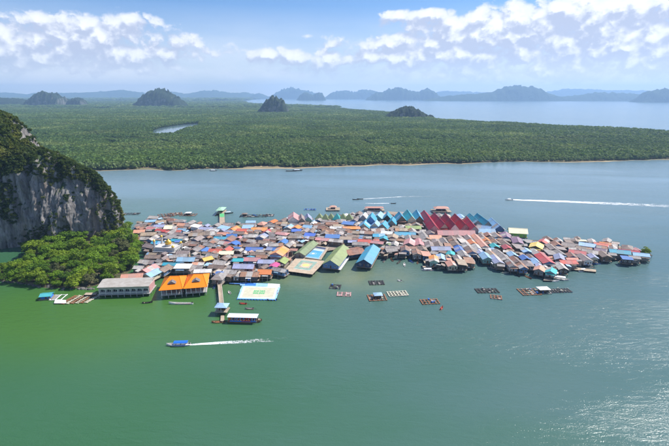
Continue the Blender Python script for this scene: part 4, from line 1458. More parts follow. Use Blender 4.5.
# ---- long halls with gable roofs
def long_hall(a_px, b_px, w, z, colour, label, wallmat, name='gable_hall', h=4.6, rh=2.6, walk=None, posts=True):
    a, b = gp(*a_px, z), gp(*b_px, z)         # ridge ends, far and near
    c = (a + b) / 2; c.z = 0
    l = (a - b).length; an = math.atan2((a - b).y, (a - b).x)
    r = tag(empty(name, c, an - R(90)), label, 'hall')
    ze = z - rh
    MB().box((0, 0, 1.85), (w + .6, l + .8, .3)).build('deck', M_DECK, r)
    stilts(r, w + .4, l + .6, 1.7, 3.2, .18)
    hw, hl = w / 2 - .2, l / 2 - .4
    vs_ = [(-hw, -hl, 2.0), (hw, -hl, 2.0), (hw, hl, 2.0), (-hw, hl, 2.0), (-hw, -hl, ze), (hw, -hl, ze), (hw, hl, ze), (-hw, hl, ze), (0, -hl, z - .25), (0, hl, z - .25)]
    MB().add(vs_, [(3, 2, 1, 0), (0, 1, 5, 8, 4), (1, 2, 6, 5), (2, 3, 7, 9, 6), (3, 0, 4, 7), (4, 8, 9, 7), (8, 5, 6, 9)]).build('wall', wallmat, r)
    rf = MB(); roof_gable(rf, w, l, ze, rh, .7, random.Random(3)); rf.build('roof', ROOF[colour], r)
    nwin = max(3, int(l / 4))
    for s in (-1, 1):
        for k in range(nwin):
            put('window', WIN, r, (s * (hw + .03), -hl + 2 * hl * (k + .5) / nwin, 3.6), R(90) if s > 0 else R(-90))
    for k in (-.28, .28):
        put('window', WIN, r, (k * w, -hl - .03, 3.6))
    put('door', DOORM, r, (0, -hl - .04, 3.02))
    if walk:
        MB().box((w / 2 + .95, 0, 1.95), (1.5, l + 1.5, .18)).build('walkway', M_WHITE, r)
        rl = MB().tube((w / 2 + 1.65, -l / 2 - .6, 3.0), (w / 2 + 1.65, l / 2 + .6, 3.0), .06, n=5)
        for k in range(14):
            y = -l / 2 - .6 + (l + 1.2) * k / 13; rl.tube((w / 2 + 1.65, y, -2), (w / 2 + 1.65, y, 3.0), .06, n=5)
        rl.build('railing', M_WHITE, r)
    take(c.x, c.y, w + 3, l + 2, math.degrees(an))
    return r


long_hall((343.2, 244.5), (330.5, 260), 11.8, 8.4, 'lime', 'long hall with moss green roof and white walkway beside the tan sports deck', WALLS[4], walk=True, rh=3.6)
long_hall((313, 240.5), (299.5, 252), 8, 6.6, 'moss', 'narrow hall with dull green roof along the left edge of the blue court', WALLS[1], h=3.4, rh=1.9)
long_hall((373.2, 244.3), (364, 259.2), 10.5, 8.0, 'turquoise', 'turquoise gable-roofed hall standing out over the water alone', M_NAVY, rh=3.0)
# low brown shed roof between the green and turquoise halls
long_hall((361.5, 247.8), (345.5, 250.2), 14, 6.0, 'rust', 'low rust brown shed between the moss green and turquoise halls', M_NAVY, h=3, rh=1.6)
# cream hall with lime wall at the back
long_hall((509, 227.6), (527, 228.6), 9, 9.0, 'cream', 'cream roofed hall with lime green walls on the back shore', M_LIMEP, rh=3.0)

# ---- hand-read houses: the coloured roofs one can find in the photograph
A1, A2 = -15, 76
SAL = [
 # left end
 (151, 220, 7, 11, 10, 'lightblue'), (142, 224.5, 9, 12, A1, 'mauve'), (151.5, 226.5, 7, 9, A1, 'pink'), (139.5, 229.5, 8, 10, 10, 'salmon'), (149, 232.5, 10, 14, 8, 'tan'),
 (161, 220.5, 8, 10, 12, 'tan'), (158, 225, 7, 10, 5, 'lavender'), (171, 226.5, 9, 12, 0, 'cream'), (183, 223.5, 8, 10, A1, 'salmon'), (182.5, 229, 6, 9, A1, 'lightblue'),
 (196, 225, 8, 9, 80, 'white', {'kind': 'shed', 'h': 5}), (206, 227, 9, 14, 0, 'lavender'), (208, 232.5, 10, 13, 5, 'mauve'), (198, 233.5, 8, 12, 0, 'tan'), (224, 226.5, 10, 10, A2, 'lightblue', {'kind': 'shed'}),
 (215, 229, 6, 10, A1, 'white'), (234, 227.5, 10, 12, A2, 'orange'), (223, 232.5, 6, 10, 0, 'salmon'), (232, 234, 7, 10, 0, 'blue'), (242.5, 229, 9, 11, 0, 'red'),
 (259.5, 227.5, 10, 16, 0, 'orange'), (267.5, 230, 8, 9, A2, 'red'), (251, 221, 7, 10, 0, 'lightblue'), (262, 235.5, 9, 11, A2, 'lavender'), (277, 229, 9, 11, A1, 'tan'),
 (289, 226, 8, 11, A2, 'lightblue'), (283, 240, 8, 9, A2, 'blue'), (294.5, 226, 8, 9, A2, 'orange'), (293.5, 215.5, 10, 22, A2 + 20, 'pink', {'h': 5, 'rh': 4}),
 (300.5, 217, 8, 18, A2 + 20, 'mauve', {'h': 4.5, 'rh': 3.4}), (306, 215.5, 8, 14, A2 + 20, 'lavender', {'h': 4.5, 'rh': 3.4}), (298.5, 228, 7, 9, 0, 'blue'),
 # second band
 (186.5, 258, 8, 14, 0, 'lightblue'), (183, 266, 7, 12, 0, 'white', {'kind': 'shed'}), (207, 258, 7, 8, 40, 'yellow'), (198, 259, 6, 9, 0, 'salmon'), (215.5, 249, 7, 11, -5, 'red'),
 (227, 248.5, 7, 8, A2, 'red'), (208, 249.5, 7, 9, A2, 'blue'), (203, 269.5, 7, 13, 5, 'white'), (225, 241.5, 7, 11, A1, 'pink'), (234, 242.5, 8, 8, A2, 'blue'),
 (254.5, 247.5, 8, 15, -3, 'blue'), (279.5, 250, 11, 17, A2, 'orange', {'h': 5.5, 'wall': 6}), (252, 258.5, 7, 14, -3, 'pink'), (266.5, 260, 8, 13, -3, 'lavender'), (241, 259, 6, 8, 0, 'teal'),
 (244, 264.5, 9, 16, -3, 'lavender'), (274, 264, 6, 8, A2, 'magenta'), (265, 270.5, 8, 10, -3, 'orange'), (253, 272, 9, 13, -3, 'pale'), (286, 262.5, 8, 10, A2, 'lime'), (287.5, 255.5, 7, 10, A1, 'white'),
 (132.5, 274.5, 9, 15, 10, 'salmon'), (146, 273, 8, 12, 70, 'lightblue'), (153, 268.5, 9, 13, 72, 'pink'), (162, 268, 7, 11, A2, 'brown'),
 (310.5, 233, 9, 10, A1, 'blue'), (308, 226, 7, 9, A1, 'lightblue'), (313.5, 222, 6, 9, A2, 'white'), (351.5, 226.5, 8, 18, 0, 'orange'), (340.5, 227, 7, 13, 0, 'white'), (324, 238, 7, 15, A1, 'pink'),
 (364.5, 239.5, 9, 11, A1, 'red'), (393, 236, 9, 10, A2, 'tan'),
 # turquoise cluster at the back
 (364, 223, 10, 14, A2, 'turquoise', {'rh': 4}), (371.5, 216, 9, 18, A2, 'turquoise', {'h': 6, 'rh': 4.5}), (379, 214, 8, 16, A2, 'lightblue', {'h': 5, 'rh': 4}), (387.5, 215, 8, 16, A2, 'turquoise', {'h': 5, 'rh': 4}),
 (373.5, 222.5, 9, 12, A2, 'lightblue', {'rh': 3.5}), (383.5, 223, 10, 15, A2, 'turquoise', {'rh': 4}), (392.5, 219, 8, 14, A2, 'turquoise', {'h': 5, 'rh': 4}), (366, 214.5, 7, 12, A2, 'white', {'h': 6, 'rh': 3}),
 (377.5, 229, 9, 13, 10, 'pale'), (387, 231, 8, 11, -20, 'white'), (380, 232.5, 8, 11, 0, 'turquoise'), (386, 237, 8, 8, A2, 'turquoise'),
 (400.5, 215, 9, 20, A2 + 12, 'turquoise', {'h': 5, 'rh': 4.5}), (409.5, 214, 8, 24, A2 + 12, 'teal', {'h': 5, 'rh': 4.5}), (417.5, 214, 9, 26, A2 + 12, 'turquoise', {'h': 5, 'rh': 4.5}),
 (413, 226.5, 9, 15, 0, 'lime'), (405, 233, 8, 20, -4, 'turquoise'), (409.5, 241.5, 9, 14, A2, 'pink'), (419, 241, 8, 18, 84, 'pink'), (403, 228, 8, 12, 0, 'tan'),
 # maroon long roofs
 (428.5, 219, 9, 52, 90, 'maroon', {'h': 5.5, 'rh': 5}), (436, 219.5, 8, 46, 90, 'maroon', {'h': 5.5, 'rh': 5}), (443.2, 220, 8, 46, 90, 'maroon', {'h': 5.5, 'rh': 5}), (450.2, 220.5, 8, 44, 90, 'maroon', {'h': 5.2, 'rh': 4.6}), (456.8, 220, 7.5, 40, 90, 'maroon', {'h': 5, 'rh': 4.4}),
 (464.2, 218.6, 8, 34, 90, 'turquoise', {'h': 4.5, 'rh': 4.2}), (473, 219.2, 8, 36, 90, 'turquoise', {'h': 4.5, 'rh': 4.2}), (481.6, 220.4, 8, 34, 90, 'lightblue', {'h': 4.2, 'rh': 4}), (490, 222.4, 8, 32, 90, 'turquoise', {'h': 4, 'rh': 4}),
 (484, 228.5, 9, 20, 0, 'lightblue', {'rh': 2.5}), (496, 228.5, 8, 14, -30, 'lightblue', {'rh': 2.5}), (445, 231, 9, 15, 0, 'pink', {'h': 4, 'rh': 3}), (464, 231, 10, 20, -5, 'pink', {'h': 4, 'rh': 3}), (435, 235.5, 9, 11, 0, 'salmon'),
 # right rows
 (479.5, 239.8, 6.5, 36, 89, 'salmon', {'h': 3.6}), (472.3, 241, 8, 11, 88, 'orange'), (479.2, 250.5, 7, 11, 88, 'lavender'), (486.0, 253.5, 8, 14, 88, 'lightblue'), (496.5, 258.5, 7, 17, 88, 'lavender'), (494.5, 244.8, 7, 9, 88, 'teal'),
 (440.5, 247, 9, 17, 0, 'lavender', {'h': 4}), (441, 256, 7, 12, 80, 'lightblue'), (434.5, 258.5, 7, 13, 80, 'orange', {'wall': 5}), (450.5, 252, 7, 9, 80, 'teal'),
 (536.5, 245, 10, 13, 60, 'yellow'), (517.5, 240, 9, 16, 75, 'purple'), (506, 234.5, 9, 16, 75, 'purple'), (512.5, 253, 7, 9, 88, 'lightblue'), (526, 249.5, 7, 10, 88, 'lightblue'), (525, 257, 7, 9, 88, 'blue'),
 (532.5, 259, 8, 11, 88, 'lightblue'), (531.5, 250.8, 7, 9, 88, 'pale'), (543.5, 256.2, 9, 26, 86, 'red', {'h': 4}), (543.5, 240.5, 8, 11, 50, 'red'), (551, 269.5, 7, 9, 60, 'teal'), (546.5, 268.5, 7, 9, 60, 'salmon'),
 (507, 246.5, 7, 9, 88, 'red'), (577.5, 251, 8, 13, -30, 'red'), (567.5, 260.5, 8, 13, 0, 'red'), (574, 260.5, 6, 9, 0, 'salmon'), (559.5, 256.5, 7, 12, 70, 'lavender'), (587.5, 243, 9, 13, -30, 'lightblue'),
 (570, 243.5, 9, 13, -30, 'mauve'), (578, 244.5, 8, 12, -30, 'brown'), (600, 243.5, 8, 11, -30, 'red'), (608.5, 242.5, 9, 14, -30, 'orange'), (603, 249, 8, 13, -25, 'purple'), (618.5, 250.5, 9, 16, -20, 'turquoise'), (629, 249.5, 8, 16, -22, 'maroon'),
 (627, 257, 6, 7, -15, 'blue', {'kind': 'shed', 'h': 3.4}), (639.5, 252, 7, 12, -20, 'lightblue'), (590, 250, 9, 12, -30, 'grey'), (634, 256.5, 6, 8, -15, 'grey'),
]
for e in SAL:
    ex = dict(e[6]) if len(e) > 6 else {}
    jr = random.Random(int(e[0] * 10))
    if ex.get('rh', 0) >= 4:
        ex['rh'] *= jr.uniform(.8, 1.08); ex['h'] = ex.get('h', 4) + jr.uniform(-.9, .7)
        e = (e[0], e[1] + jr.uniform(-.6, .6), e[2] * jr.uniform(.88, 1.08), e[3] * jr.uniform(.75, 1.05), e[4] + jr.uniform(-5, 5), e[5])
    else:
        e = (e[0], e[1], e[2] * .86, e[3] * .86, e[4], e[5])
    zc_ = 2 + ex.get('h', 3.1) + ex.get('rh', e[2] * .2) * .6
    c = gp(e[0], e[1], zc_)
    if not free((c.x, c.y, e[2] / 2 * .72, e[3] / 2 * .72, R(e[4] - 90))):
        # slide a little until it clears its neighbour
        for q in range(1, 28):
            t = q * 2.4; d = .45 * q
            f = (c.x + d * math.cos(t), c.y + d * math.sin(t) * 1.3, e[2] / 2 * .72, e[3] / 2 * .72, R(e[4] - 90))
            if free(f):
                c = Vector((f[0], f[1], 0)); break
        else:
            continue
    stilt_house(None, e[2], e[3], e[4], e[5], world=(c.x, c.y), **ex)
    take(c.x, c.y, e[2], e[3], e[4])

# pointed olive bungalows on the back shore
for k, px in enumerate((319.5, 325.5, 331, 337, 343, 349)):
    c = gp(px, 217.5 + .3 * (k % 2), 5)
    stilt_house(None, 7, 7.4, 80, 'moss' if k != 3 else 'teal', world=(c.x, c.y), kind='hip', h=3.2, rh=4.6, name='bungalow')
    take(c.x, c.y, 8, 8, 80)

# ------------------------------------------------------------------ the rest of the village
FILL_PX = [(131, 280), (157, 270), (206, 271), (214, 277), (236, 278), (258, 273), (281, 270), (293, 257), (304, 249), (312, 243), (345, 241), (362, 246), (379, 242), (381, 254), (424, 253.5),
           (428, 262), (434, 264), (468, 264), (471, 256), (474, 249), (480, 251), (500, 265), (540, 269), (556, 272), (566, 267), (580, 261), (594, 257), (612, 256), (640, 256), (640, 250), (610, 241),
           (585, 238), (562, 239), (545, 239), (530, 241), (505, 235), (494, 224), (480, 217), (425, 214), (360, 213), (318, 218), (292, 220), (280, 220), (268, 223), (232, 223),
           (212, 225), (190, 222), (170, 217), (150, 218), (138, 223), (134, 231), (145, 241), (146, 255), (138, 268)]
fill = [gp(*p, 4.5) for p in FILL_PX]
fxy = [(p.x, p.y) for p in fill]
rf_ = random.Random(12)
GREYS = ['grey'] * 24 + ['pale'] * 13 + ['brown'] * 24 + ['mauve'] * 18 + ['rust'] * 12 + ['tan'] * 8
BRIGHT = ['lightblue', 'lightblue', 'lavender', 'lavender', 'white', 'white', 'pink', 'salmon', 'red', 'orange', 'blue', 'moss', 'turquoise', 'cream']


def fill_colour():
    return rf_.choice(BRIGHT) if rf_.random() < .13 else rf_.choice(GREYS)


def try_house(x, y, w, l, ang, shrink=.86, name='stilt_house'):
    f = (x, y, w / 2 * shrink, l / 2 * shrink, R(ang - 90))
    if not inside(fxy, [x], [y])[0]:
        return False
    if not free(f):
        return False
    stilt_house(None, w, l, ang, fill_colour(), world=(x, y), name=name, detail=name == 'stilt_house', kind=rf_.choice(['gable'] * 8 + ['hip', 'shed']))
    take(x, y, w, l, ang)
    return True


# right half: rows of houses end to end, running in from the water
x = 62.0
while x < 245:
    w_ = rf_.uniform(5.2, 6.6)
    y = 255.0
    while y < 430:
        l_ = rf_.uniform(7.5, 13)
        if try_house(x + rf_.uniform(-.5, .5), y + l_ / 2, w_ + rf_.uniform(-.5, .3), l_, rf_.gauss(88, 3) - max(0, x - 165) * .5, .9):
            y += l_ + .5
        else:
            y += 2.5
    x += w_ + .9
# left and middle: mixed directions on the village grid
mnx, mxx = min(p[0] for p in fxy), max(p[0] for p in fxy); mny, mxy = min(p[1] for p in fxy), max(p[1] for p in fxy)
for rnd_, (wl, ll, tries) in enumerate((((5.2, 7.2), (8.5, 12), 2600), ((4.4, 6), (6.5, 9), 4500), ((3.0, 4.4), (3.8, 6), 6000))):
    for _ in range(tries):
        if rnd_ < 2 and sum(h[8] == 'stilt_house' for h in HOUSES) >= 322 or rnd_ == 2 and sum(h[8] == 'stilt_hut' for h in HOUSES) >= 150:
            break
        px_, py_ = rf_.uniform(mnx, mxx), rf_.uniform(mny, mxy)
        ang_ = rf_.choice((A1, A2, A1, A2, 0)) + rf_.gauss(0, 7)
        try_house(px_, py_, rf_.uniform(*wl), rf_.uniform(*ll), ang_, .86, 'stilt_hut' if rnd_ == 2 else 'stilt_house')
# the smallest lean-tos and sheds squeezed into the gaps, too many and too small to tell apart
cw, cr = MB(), MB()
CMATS = [ROOF[k] for k in ('grey', 'pale', 'brown', 'mauve', 'rust', 'tan', 'lightblue', 'white', 'salmon')]
nsm = 0
for _ in range(9000):
    x, y = rf_.uniform(mnx, mxx), rf_.uniform(mny, mxy)
    w_, l_ = rf_.uniform(2.2, 4.0), rf_.uniform(2.8, 5.5); a_ = rf_.choice((A1, A2)) + rf_.gauss(0, 8)
    f = (x, y, w_ / 2 * .8, l_ / 2 * .8, R(a_ - 90))
    if not inside(fxy, [x], [y])[0] or not free(f):
        continue
    take(x, y, w_ * .9, l_ * .9, a_); nsm += 1
    t_ = R(a_ - 90); ca, sa = math.cos(t_), math.sin(t_); hz0 = rf_.uniform(2.8, 4.6); mi_ = rf_.choice((0, 0, 0, 1, 1, 2, 2, 2, 3, 3, 4, 4, 5, 6, 7, 8))
    cw.box((x, y, hz0 / 2 + .55), (w_ * .86, l_ * .86, hz0 - 1.2), t_, rf_.randrange(3))
    tp = MB(); sgn_ = rf_.choice((-1, 1)); dr = rf_.uniform(.3, .9)
    if rf_.random() < .5:
        tp.slab(((-w_ / 2, -l_ / 2, hz0 + dr * sgn_ * .5 + .5), (w_ / 2, -l_ / 2, hz0 - dr * sgn_ * .5 + .5), (w_ / 2, l_ / 2, hz0 - dr * sgn_ * .5 + .5), (-w_ / 2, l_ / 2, hz0 + dr * sgn_ * .5 + .5)), .08)
    else:
        roof_gable(tp, w_, l_, hz0 + .1, w_ * .24, .25, rf_, patch=False)
    cr.add([(x + px_ * ca - py_ * sa, y + px_ * sa + py_ * ca, pz_) for px_, py_, pz_ in tp.v], tp.f, mi_)
cl_ = tag(empty('gap_sheds'), 'tiny grey and brown lean-to sheds filling the gaps between the village houses', 'sheds', kind='stuff')
tag(cw.build('shed_walls', [WALLS[0], WALLS[1], WALLS[7]], cl_), kind='stuff')
tag(cr.build('shed_roofs', CMATS, cl_), kind='stuff')
print('sheds', nsm, 'houses', len(HOUSES), sum(h[8] == 'stilt_hut' for h in HOUSES))

# boardwalk floor that the lanes between the houses run on
bw_px = [(132, 281), (157, 273), (206, 274), (236, 280), (281, 273), (296, 256), (345, 248), (379, 250), (424, 257), (432, 264), (466, 266), (472, 254), (480, 254), (500, 267), (540, 272), (556, 275),
         (580, 264), (600, 260), (636, 259), (640, 252), (610, 243), (560, 242), (505, 238), (480, 221), (425, 219), (362, 219), (292, 224), (232, 226), (190, 225), (150, 221), (136, 234), (147, 255)]
bwp = [gp(*p, 1.2) for p in bw_px]
sheet_ = sheet('boardwalk', [(p.x, p.y) for p in bwp], 1.2, M_DECK)
tag(sheet_, kind='structure')

# labels: colour first, then the landmark next to it and its place in that stretch
SECT = [(150, 'beside the island trees'), (190, 'around the mosque'), (235, 'behind the long pier'), (283, 'left of the sports courts'), (318, 'behind the sports courts'), (352, 'behind the moss hall'),
        (366, 'behind the turquoise hall'), (398, 'by the turquoise roofs'), (424, 'left of the maroon roofs'), (450, 'near the small jetty'), (472, 'below the maroon roofs'), (500, 'past the narrow inlet'), (530, 'by the cream hall'),
        (560, 'by the yellow roof'), (598, 'near the moored white boats'), (9999, 'at the village tip')]
buckets = {}
for hs in HOUSES:
    hs.append(next(n for lim, n in SECT if hs[2] < lim))
for sec in {h[9] for h in HOUSES}:
    hh = sorted([h for h in HOUSES if h[9] == sec], key=lambda h: h[4])
    n = len(hh)
    for i, h in enumerate(hh):
        h.append('front rows' if i < n / 3 else ('middle rows' if i < 2 * n / 3 else 'back rows'))
        buckets.setdefault((sec, h[10], h[1], h[8]), []).append(h)
for (sec, row, col, nm), lst in buckets.items():
    lst.sort(key=lambda h: h[2])
    kind_ = {'bungalow': 'pointed bungalow', 'stilt_hut': 'little hut'}.get(nm, 'stilt house')
    for k, h in enumerate(lst):
        lab = '%s roofed %s, %s %s' % (ROOFWORD[col], kind_, row, sec)
        if len(lst) > 1:
            lab += ', %s such from left' % ORDN(k)
        tag(h[0], lab, {'bungalow': 'bungalow', 'stilt_hut': 'hut'}.get(nm, 'house'), {'bungalow': 'olive bungalows on the back shore', 'stilt_hut': 'little huts between the houses'}.get(nm, 'stilt houses of the village'))
# ------------------------------------------------------------------ boats
M_HULLW = plain('hull_white', (0.74, 0.72, 0.68), 0.45, var=.1)
M_HULLB = plain('hull_brown', (0.28, 0.13, 0.06), 0.5, var=.2)
M_HULLG = plain('hull_grey', (0.30, 0.28, 0.26), 0.6, var=.2)
M_HULLR = plain('hull_red', (0.52, 0.08, 0.05), 0.5, var=.15)
M_HULLD = plain('hull_dark', (0.05, 0.045, 0.04), 0.6, var=.2)
M_HULLBL = plain('hull_blue', (0.08, 0.2, 0.5), 0.5, var=.15)
M_BOATBLUE = plain('canopy_blue', (0.02, 0.14, 0.55), 0.5, var=.1)
M_CANWHITE = plain('canopy_white', (0.72, 0.74, 0.78), 0.5, var=.08)


def hull(mb, L, B, D, rise=.9, m=0, n=11):
    """pointed boat lying along local X, bow at +X, with an inside floor"""
    rows_ = []
    for i in range(n):
        t = i / (n - 1); x = -L / 2 + L * t
        b = B / 2 * (0.72 + .28 * math.sin(min(t, .5) * math.pi)) * (1 - max(0, (t - .55) / .45) ** 2.0) + .03
        zs_ = D * .62 + rise * D * max(0, (t - .5) / .5) ** 2.2 + .12 * D * max(0, (.2 - t) / .2)
        kz = -D * .38 + D * .75 * max(0, (t - .72) / .28) ** 2
        rows_.append([(x, -b, zs_), (x, -b * .8, kz + .12 * D), (x, 0, kz), (x, b * .8, kz + .12 * D), (x, b, zs_), (x, b * .86, zs_), (x, b * .8, max(kz + .14 * D, .08)), (x, -b * .8, max(kz + .14 * D, .08)), (x, -b * .86, zs_)])
    k = len(rows_[0]); vs_ = [p for r in rows_ for p in r]; fs = []
    for i in range(n - 1):
        for j in range(k):
            a, b = i * k + j, i * k + (j + 1) % k
            fs.append((a, a + k, b + k, b)[::-1])
    fs.append(tuple(range(k))); fs.append(tuple(range(len(vs_) - 1, len(vs_) - 1 - k, -1)))
    mb.add(vs_, fs, m)


def boat(px, L, heading, label, hullm, canopy=None, B=None, name='longtail_boat', cat='boat', group='boats of the village', tall=1.9, stripe=None, seats=True, zfrac=(.18, .72)):
    p = gp(*px); B = B or max(1.3, L * .16); D = max(.7, L * .075)
    r = tag(empty(name, (p.x, p.y, 0), R(heading)), label, cat, group)
    m = MB(); hull(m, L, B, D); m.build('hull', hullm, r)
    if stripe:
        s = MB()
        for e in (-1, 1):
            s.box((-L * .1, e * (B / 2 + .015), D * .5), (L * .62, .05, D * .16))
        s.build('stripe', stripe, r)
    if seats:
        for k in range(max(2, int(L / 2.6))):
            x = -L * .3 + L * .62 * k / max(1, int(L / 2.6) - 1)
            MB().box((x, 0, D * .45), (.35, B * .74, .08)).build('bench', M_DECK2, r)
    if canopy:
        x0, x1 = -L / 2 + L * zfrac[0], -L / 2 + L * zfrac[1]
        c = MB(); N = 7
        top = []
        for j in range(N):
            t = -1 + 2 * j / (N - 1); top.append((t * B * .52, tall + .32 * (1 - t * t)))
        vs_ = [(x, y, z) for x in (x0, x1) for y, z in top] + [(x, y, z - .07) for x in (x0, x1) for y, z in top]
        fs = []
        for j in range(N - 1):
            fs += [(j, N + j, N + j + 1, j + 1)[::-1], (2 * N + j, 2 * N + j + 1, 3 * N + j + 1, 3 * N + j)[::-1]]
        fs += [(0, 2 * N, 3 * N, N), (N - 1, 2 * N - 1, 4 * N - 1, 3 * N - 1)]
        c.add(vs_, fs); c.build('canopy', canopy, r)
        for x in np.linspace(x0 + .2, x1 - .2, 3):
            for e in (-1, 1):
                MB().tube((x, e * B * .42, D * .3), (x, e * B * .47, tall), .04, n=5).build('canopy_post', M_WHITE, r)
    e_ = MB().box((-L / 2 + .5, 0, D * .95), (.8, .5, .45)).tube((-L / 2 + .2, 0, D * .9), (-L / 2 - 2.0, .2, -.1), .05, n=5)
    e_.build('engine', M_BLACK, r)
    return r


# the moving blue-roofed boat in front
boat((178.5, 345.2), 11.8, 183, 'white boat with blue canopy speeding left over open green water', M_HULLW, M_BOATBLUE, B=2.6, stripe=M_BOATBLUE, zfrac=(.1, .68), tall=1.8)
boat((181, 304), 14.5, 180, 'long narrow white and red boat moored below the orange restaurants', M_HULLW, None, B=1.6, stripe=M_RED)
boat((218.5, 322.3), 7.5, 185, 'brown wooden boat at the foot of the long pier', M_HULLB, None, B=2.2)
boat((243, 304), 4.6, 175, 'small red and white boat by the corner of the floating pitch', M_HULLR, None, B=1.5)
boat((249.5, 309), 5.2, 178, 'small grey and red boat just behind the big tour boat', M_HULLG, None, B=1.5, stripe=M_RED)
boat((229.5, 293), 3.6, 120, 'little white dinghy between the long pier and floating pitch', M_HULLW, None, B=1.4)
boat((272, 300.2), 6.2, 185, 'black boat moored at the front right corner of the floating pitch', M_HULLD, None, B=1.6)
boat((277.5, 293), 4.6, 100, 'pink and white boat moored on the right side of the floating pitch', WALLS[6], None, B=1.5)
boat((427.5, 270.3), 9.0, 182, 'white covered boat lying across the end of the small jetty', M_HULLW, M_CANWHITE, B=1.9, stripe=M_RED, zfrac=(.2, .8), tall=1.3)
boat((561, 279.5), 10.0, -20, 'largest white covered boat moored by the teal roof', M_HULLW, M_CANWHITE, B=3.0, zfrac=(.1, .75), tall=2.0)
boat((553, 281.2), 8.0, -8, 'slim white boat moored outside the largest covered white boat', M_HULLW, None, B=1.8, stripe=M_BOATBLUE)
boat((622.5, 262), 6.5, 5, 'pale boat moored under the turquoise roof at the village tip', M_CREAMF, None, B=1.9)
boat((635.5, 261.6), 6.0, 5, 'pale boat moored nearest the tree at the village tip', M_CREAMF, None, B=1.8)
boat((441.6, 308.5), 4.6, 60, 'small red boat alone on open water in front of the rafts', M_HULLR, None, B=1.3)
boat((399.5, 281), 3.0, 160, 'tiny white dinghy on open water near the turquoise hall', M_HULLW, None, B=1.5)
boat((505, 273), 5.5, 200, 'small tan boat at the waterfront right of the narrow inlet', M_CREAMF, None, B=1.5)
for k, (x, y, hd) in enumerate(((384, 261, 80), (392, 260, 95), (399, 262.5, 60), (404.5, 265, 85), (411, 261.5, 110), (418, 262.3, 75))):
    boat((x, y), 6.2 + .5 * (k % 3), hd, 'small moored boat in front of the middle houses, %s from the turquoise hall' % ORDN(k), (M_HULLG, M_HULLB, M_HULLD, M_HULLW, M_HULLBL, M_HULLB)[k], None, B=1.5)
for k, (x, y, hd) in enumerate(((486, 264, 300), (493, 268.5, 310), (517, 275.5, 285), (528, 277.5, 290), (582, 271.5, 200), (590, 268, 190), (596, 264, 180))):
    boat((x, y), 6.4 + .6 * (k % 2), hd, 'small moored boat along the right waterfront, %s from the inlet' % ORDN(k), (M_HULLB, M_HULLG, M_HULLD, M_HULLB, M_HULLW, M_HULLG, M_HULLBL)[k], M_CANWHITE if k == 4 else None, B=1.5)
for k, (x, y, hd) in enumerate(((238, 284, 190), (268, 276.5, 180), (147.5, 303, 10), (214.5, 287, 95))):
    boat((x, y), 6.0, hd, ('grey skiff at the house fronts behind the floating pitch', 'brown skiff below the orange roof beside the tan sports deck', 'dark skiff in front of the long white hall', 'blue skiff beside the upper part of the long pier')[k],
         (M_HULLG, M_HULLB, M_HULLD, M_HULLBL)[k], None, B=1.4)
# fast boats on the channel behind the village
boat((509, 200), 9.0, 178, 'white speedboat racing left on the channel with a long wake', M_HULLW, M_CANWHITE, B=2.6, tall=1.5, zfrac=(.3, .7), name='speedboat')
boat((355.5, 199.7), 7.5, 178, 'dark boat on the channel, leading of the two on the left', M_HULLD, None, B=2.2)
boat((360, 199.2), 7.5, 178, 'dark boat on the channel, trailing with the wake', M_HULLD, None, B=2.2)
boat((393.5, 203.6), 6.0, 0, 'dark boat heading right on the channel behind turquoise roofs', M_HULLD, None, B=2.0)
boat((213.5, 171), 12, 0, 'grey boat off the far muddy shore', M_HULLG, M_CANWHITE, B=3.2)
boat((291.5, 171.2), 18, 4, 'long dark boat by the far muddy shore, left of a pair', M_HULLD, None, B=4)
boat((297.5, 170.7), 16, 4, 'dark boat by the far muddy shore, right of a pair', M_HULLD, M_CANWHITE, B=4)

# big double-roofed tour boat
p = gp(245, 321.5)
tb = tag(empty('tour_boat', (p.x, p.y, 0), R(-3)), 'large white-roofed tour boat with blue and red sides beside the long pier', 'boat', 'boats of the village')
m = MB(); hull(m, 19.0, 4.4, 1.7, .5); m.build('hull', M_HULLB, tb)
s = MB()
for e in (-1, 1):
    s.box((-.6, e * 2.22, 1.25), (14.5, .08, .7))
s.build('side_board', M_BLUEPAINT, tb)
s = MB()
for e in (-1, 1):
    s.box((1.2, e * 2.28, 1.5), (5.0, .05, .6))
s.build('red_board', M_RED, tb)
m = MB(); m.slab(((-9.2, -2.35, 3.6), (7.4, -2.35, 3.6), (7.4, 0, 3.95), (-9.2, 0, 3.95)), .1); m.slab(((-9.2, 0.02, 3.95), (7.4, 0.02, 3.95), (7.4, 2.35, 3.6), (-9.2, 2.35, 3.6)), .1)
m.build('canopy', M_CANWHITE, tb)
for k in range(8):
    for e in (-1, 1):
        MB().tube((-8.8 + 15.8 * k / 7, e * 2.1, .9), (-8.8 + 15.8 * k / 7, e * 2.1, 3.6), .07, n=6).build('canopy_post', M_WHITE, tb)
for k in range(9):
    MB().box((-7.5 + 1.6 * k, 0, 1.15), (.5, 3.6, .5)).build('bench', M_RED if k in (5, 6) else M_HULLBL, tb)
MB().box((-8.3, 0, 1.9), (1.4, 2.6, 2.2)).build('wheelhouse', M_ORANGEP, tb)
MB().box((8.2, 0, 1.45), (1.6, 1.6, .2)).build('bow_deck', M_DECK2, tb)

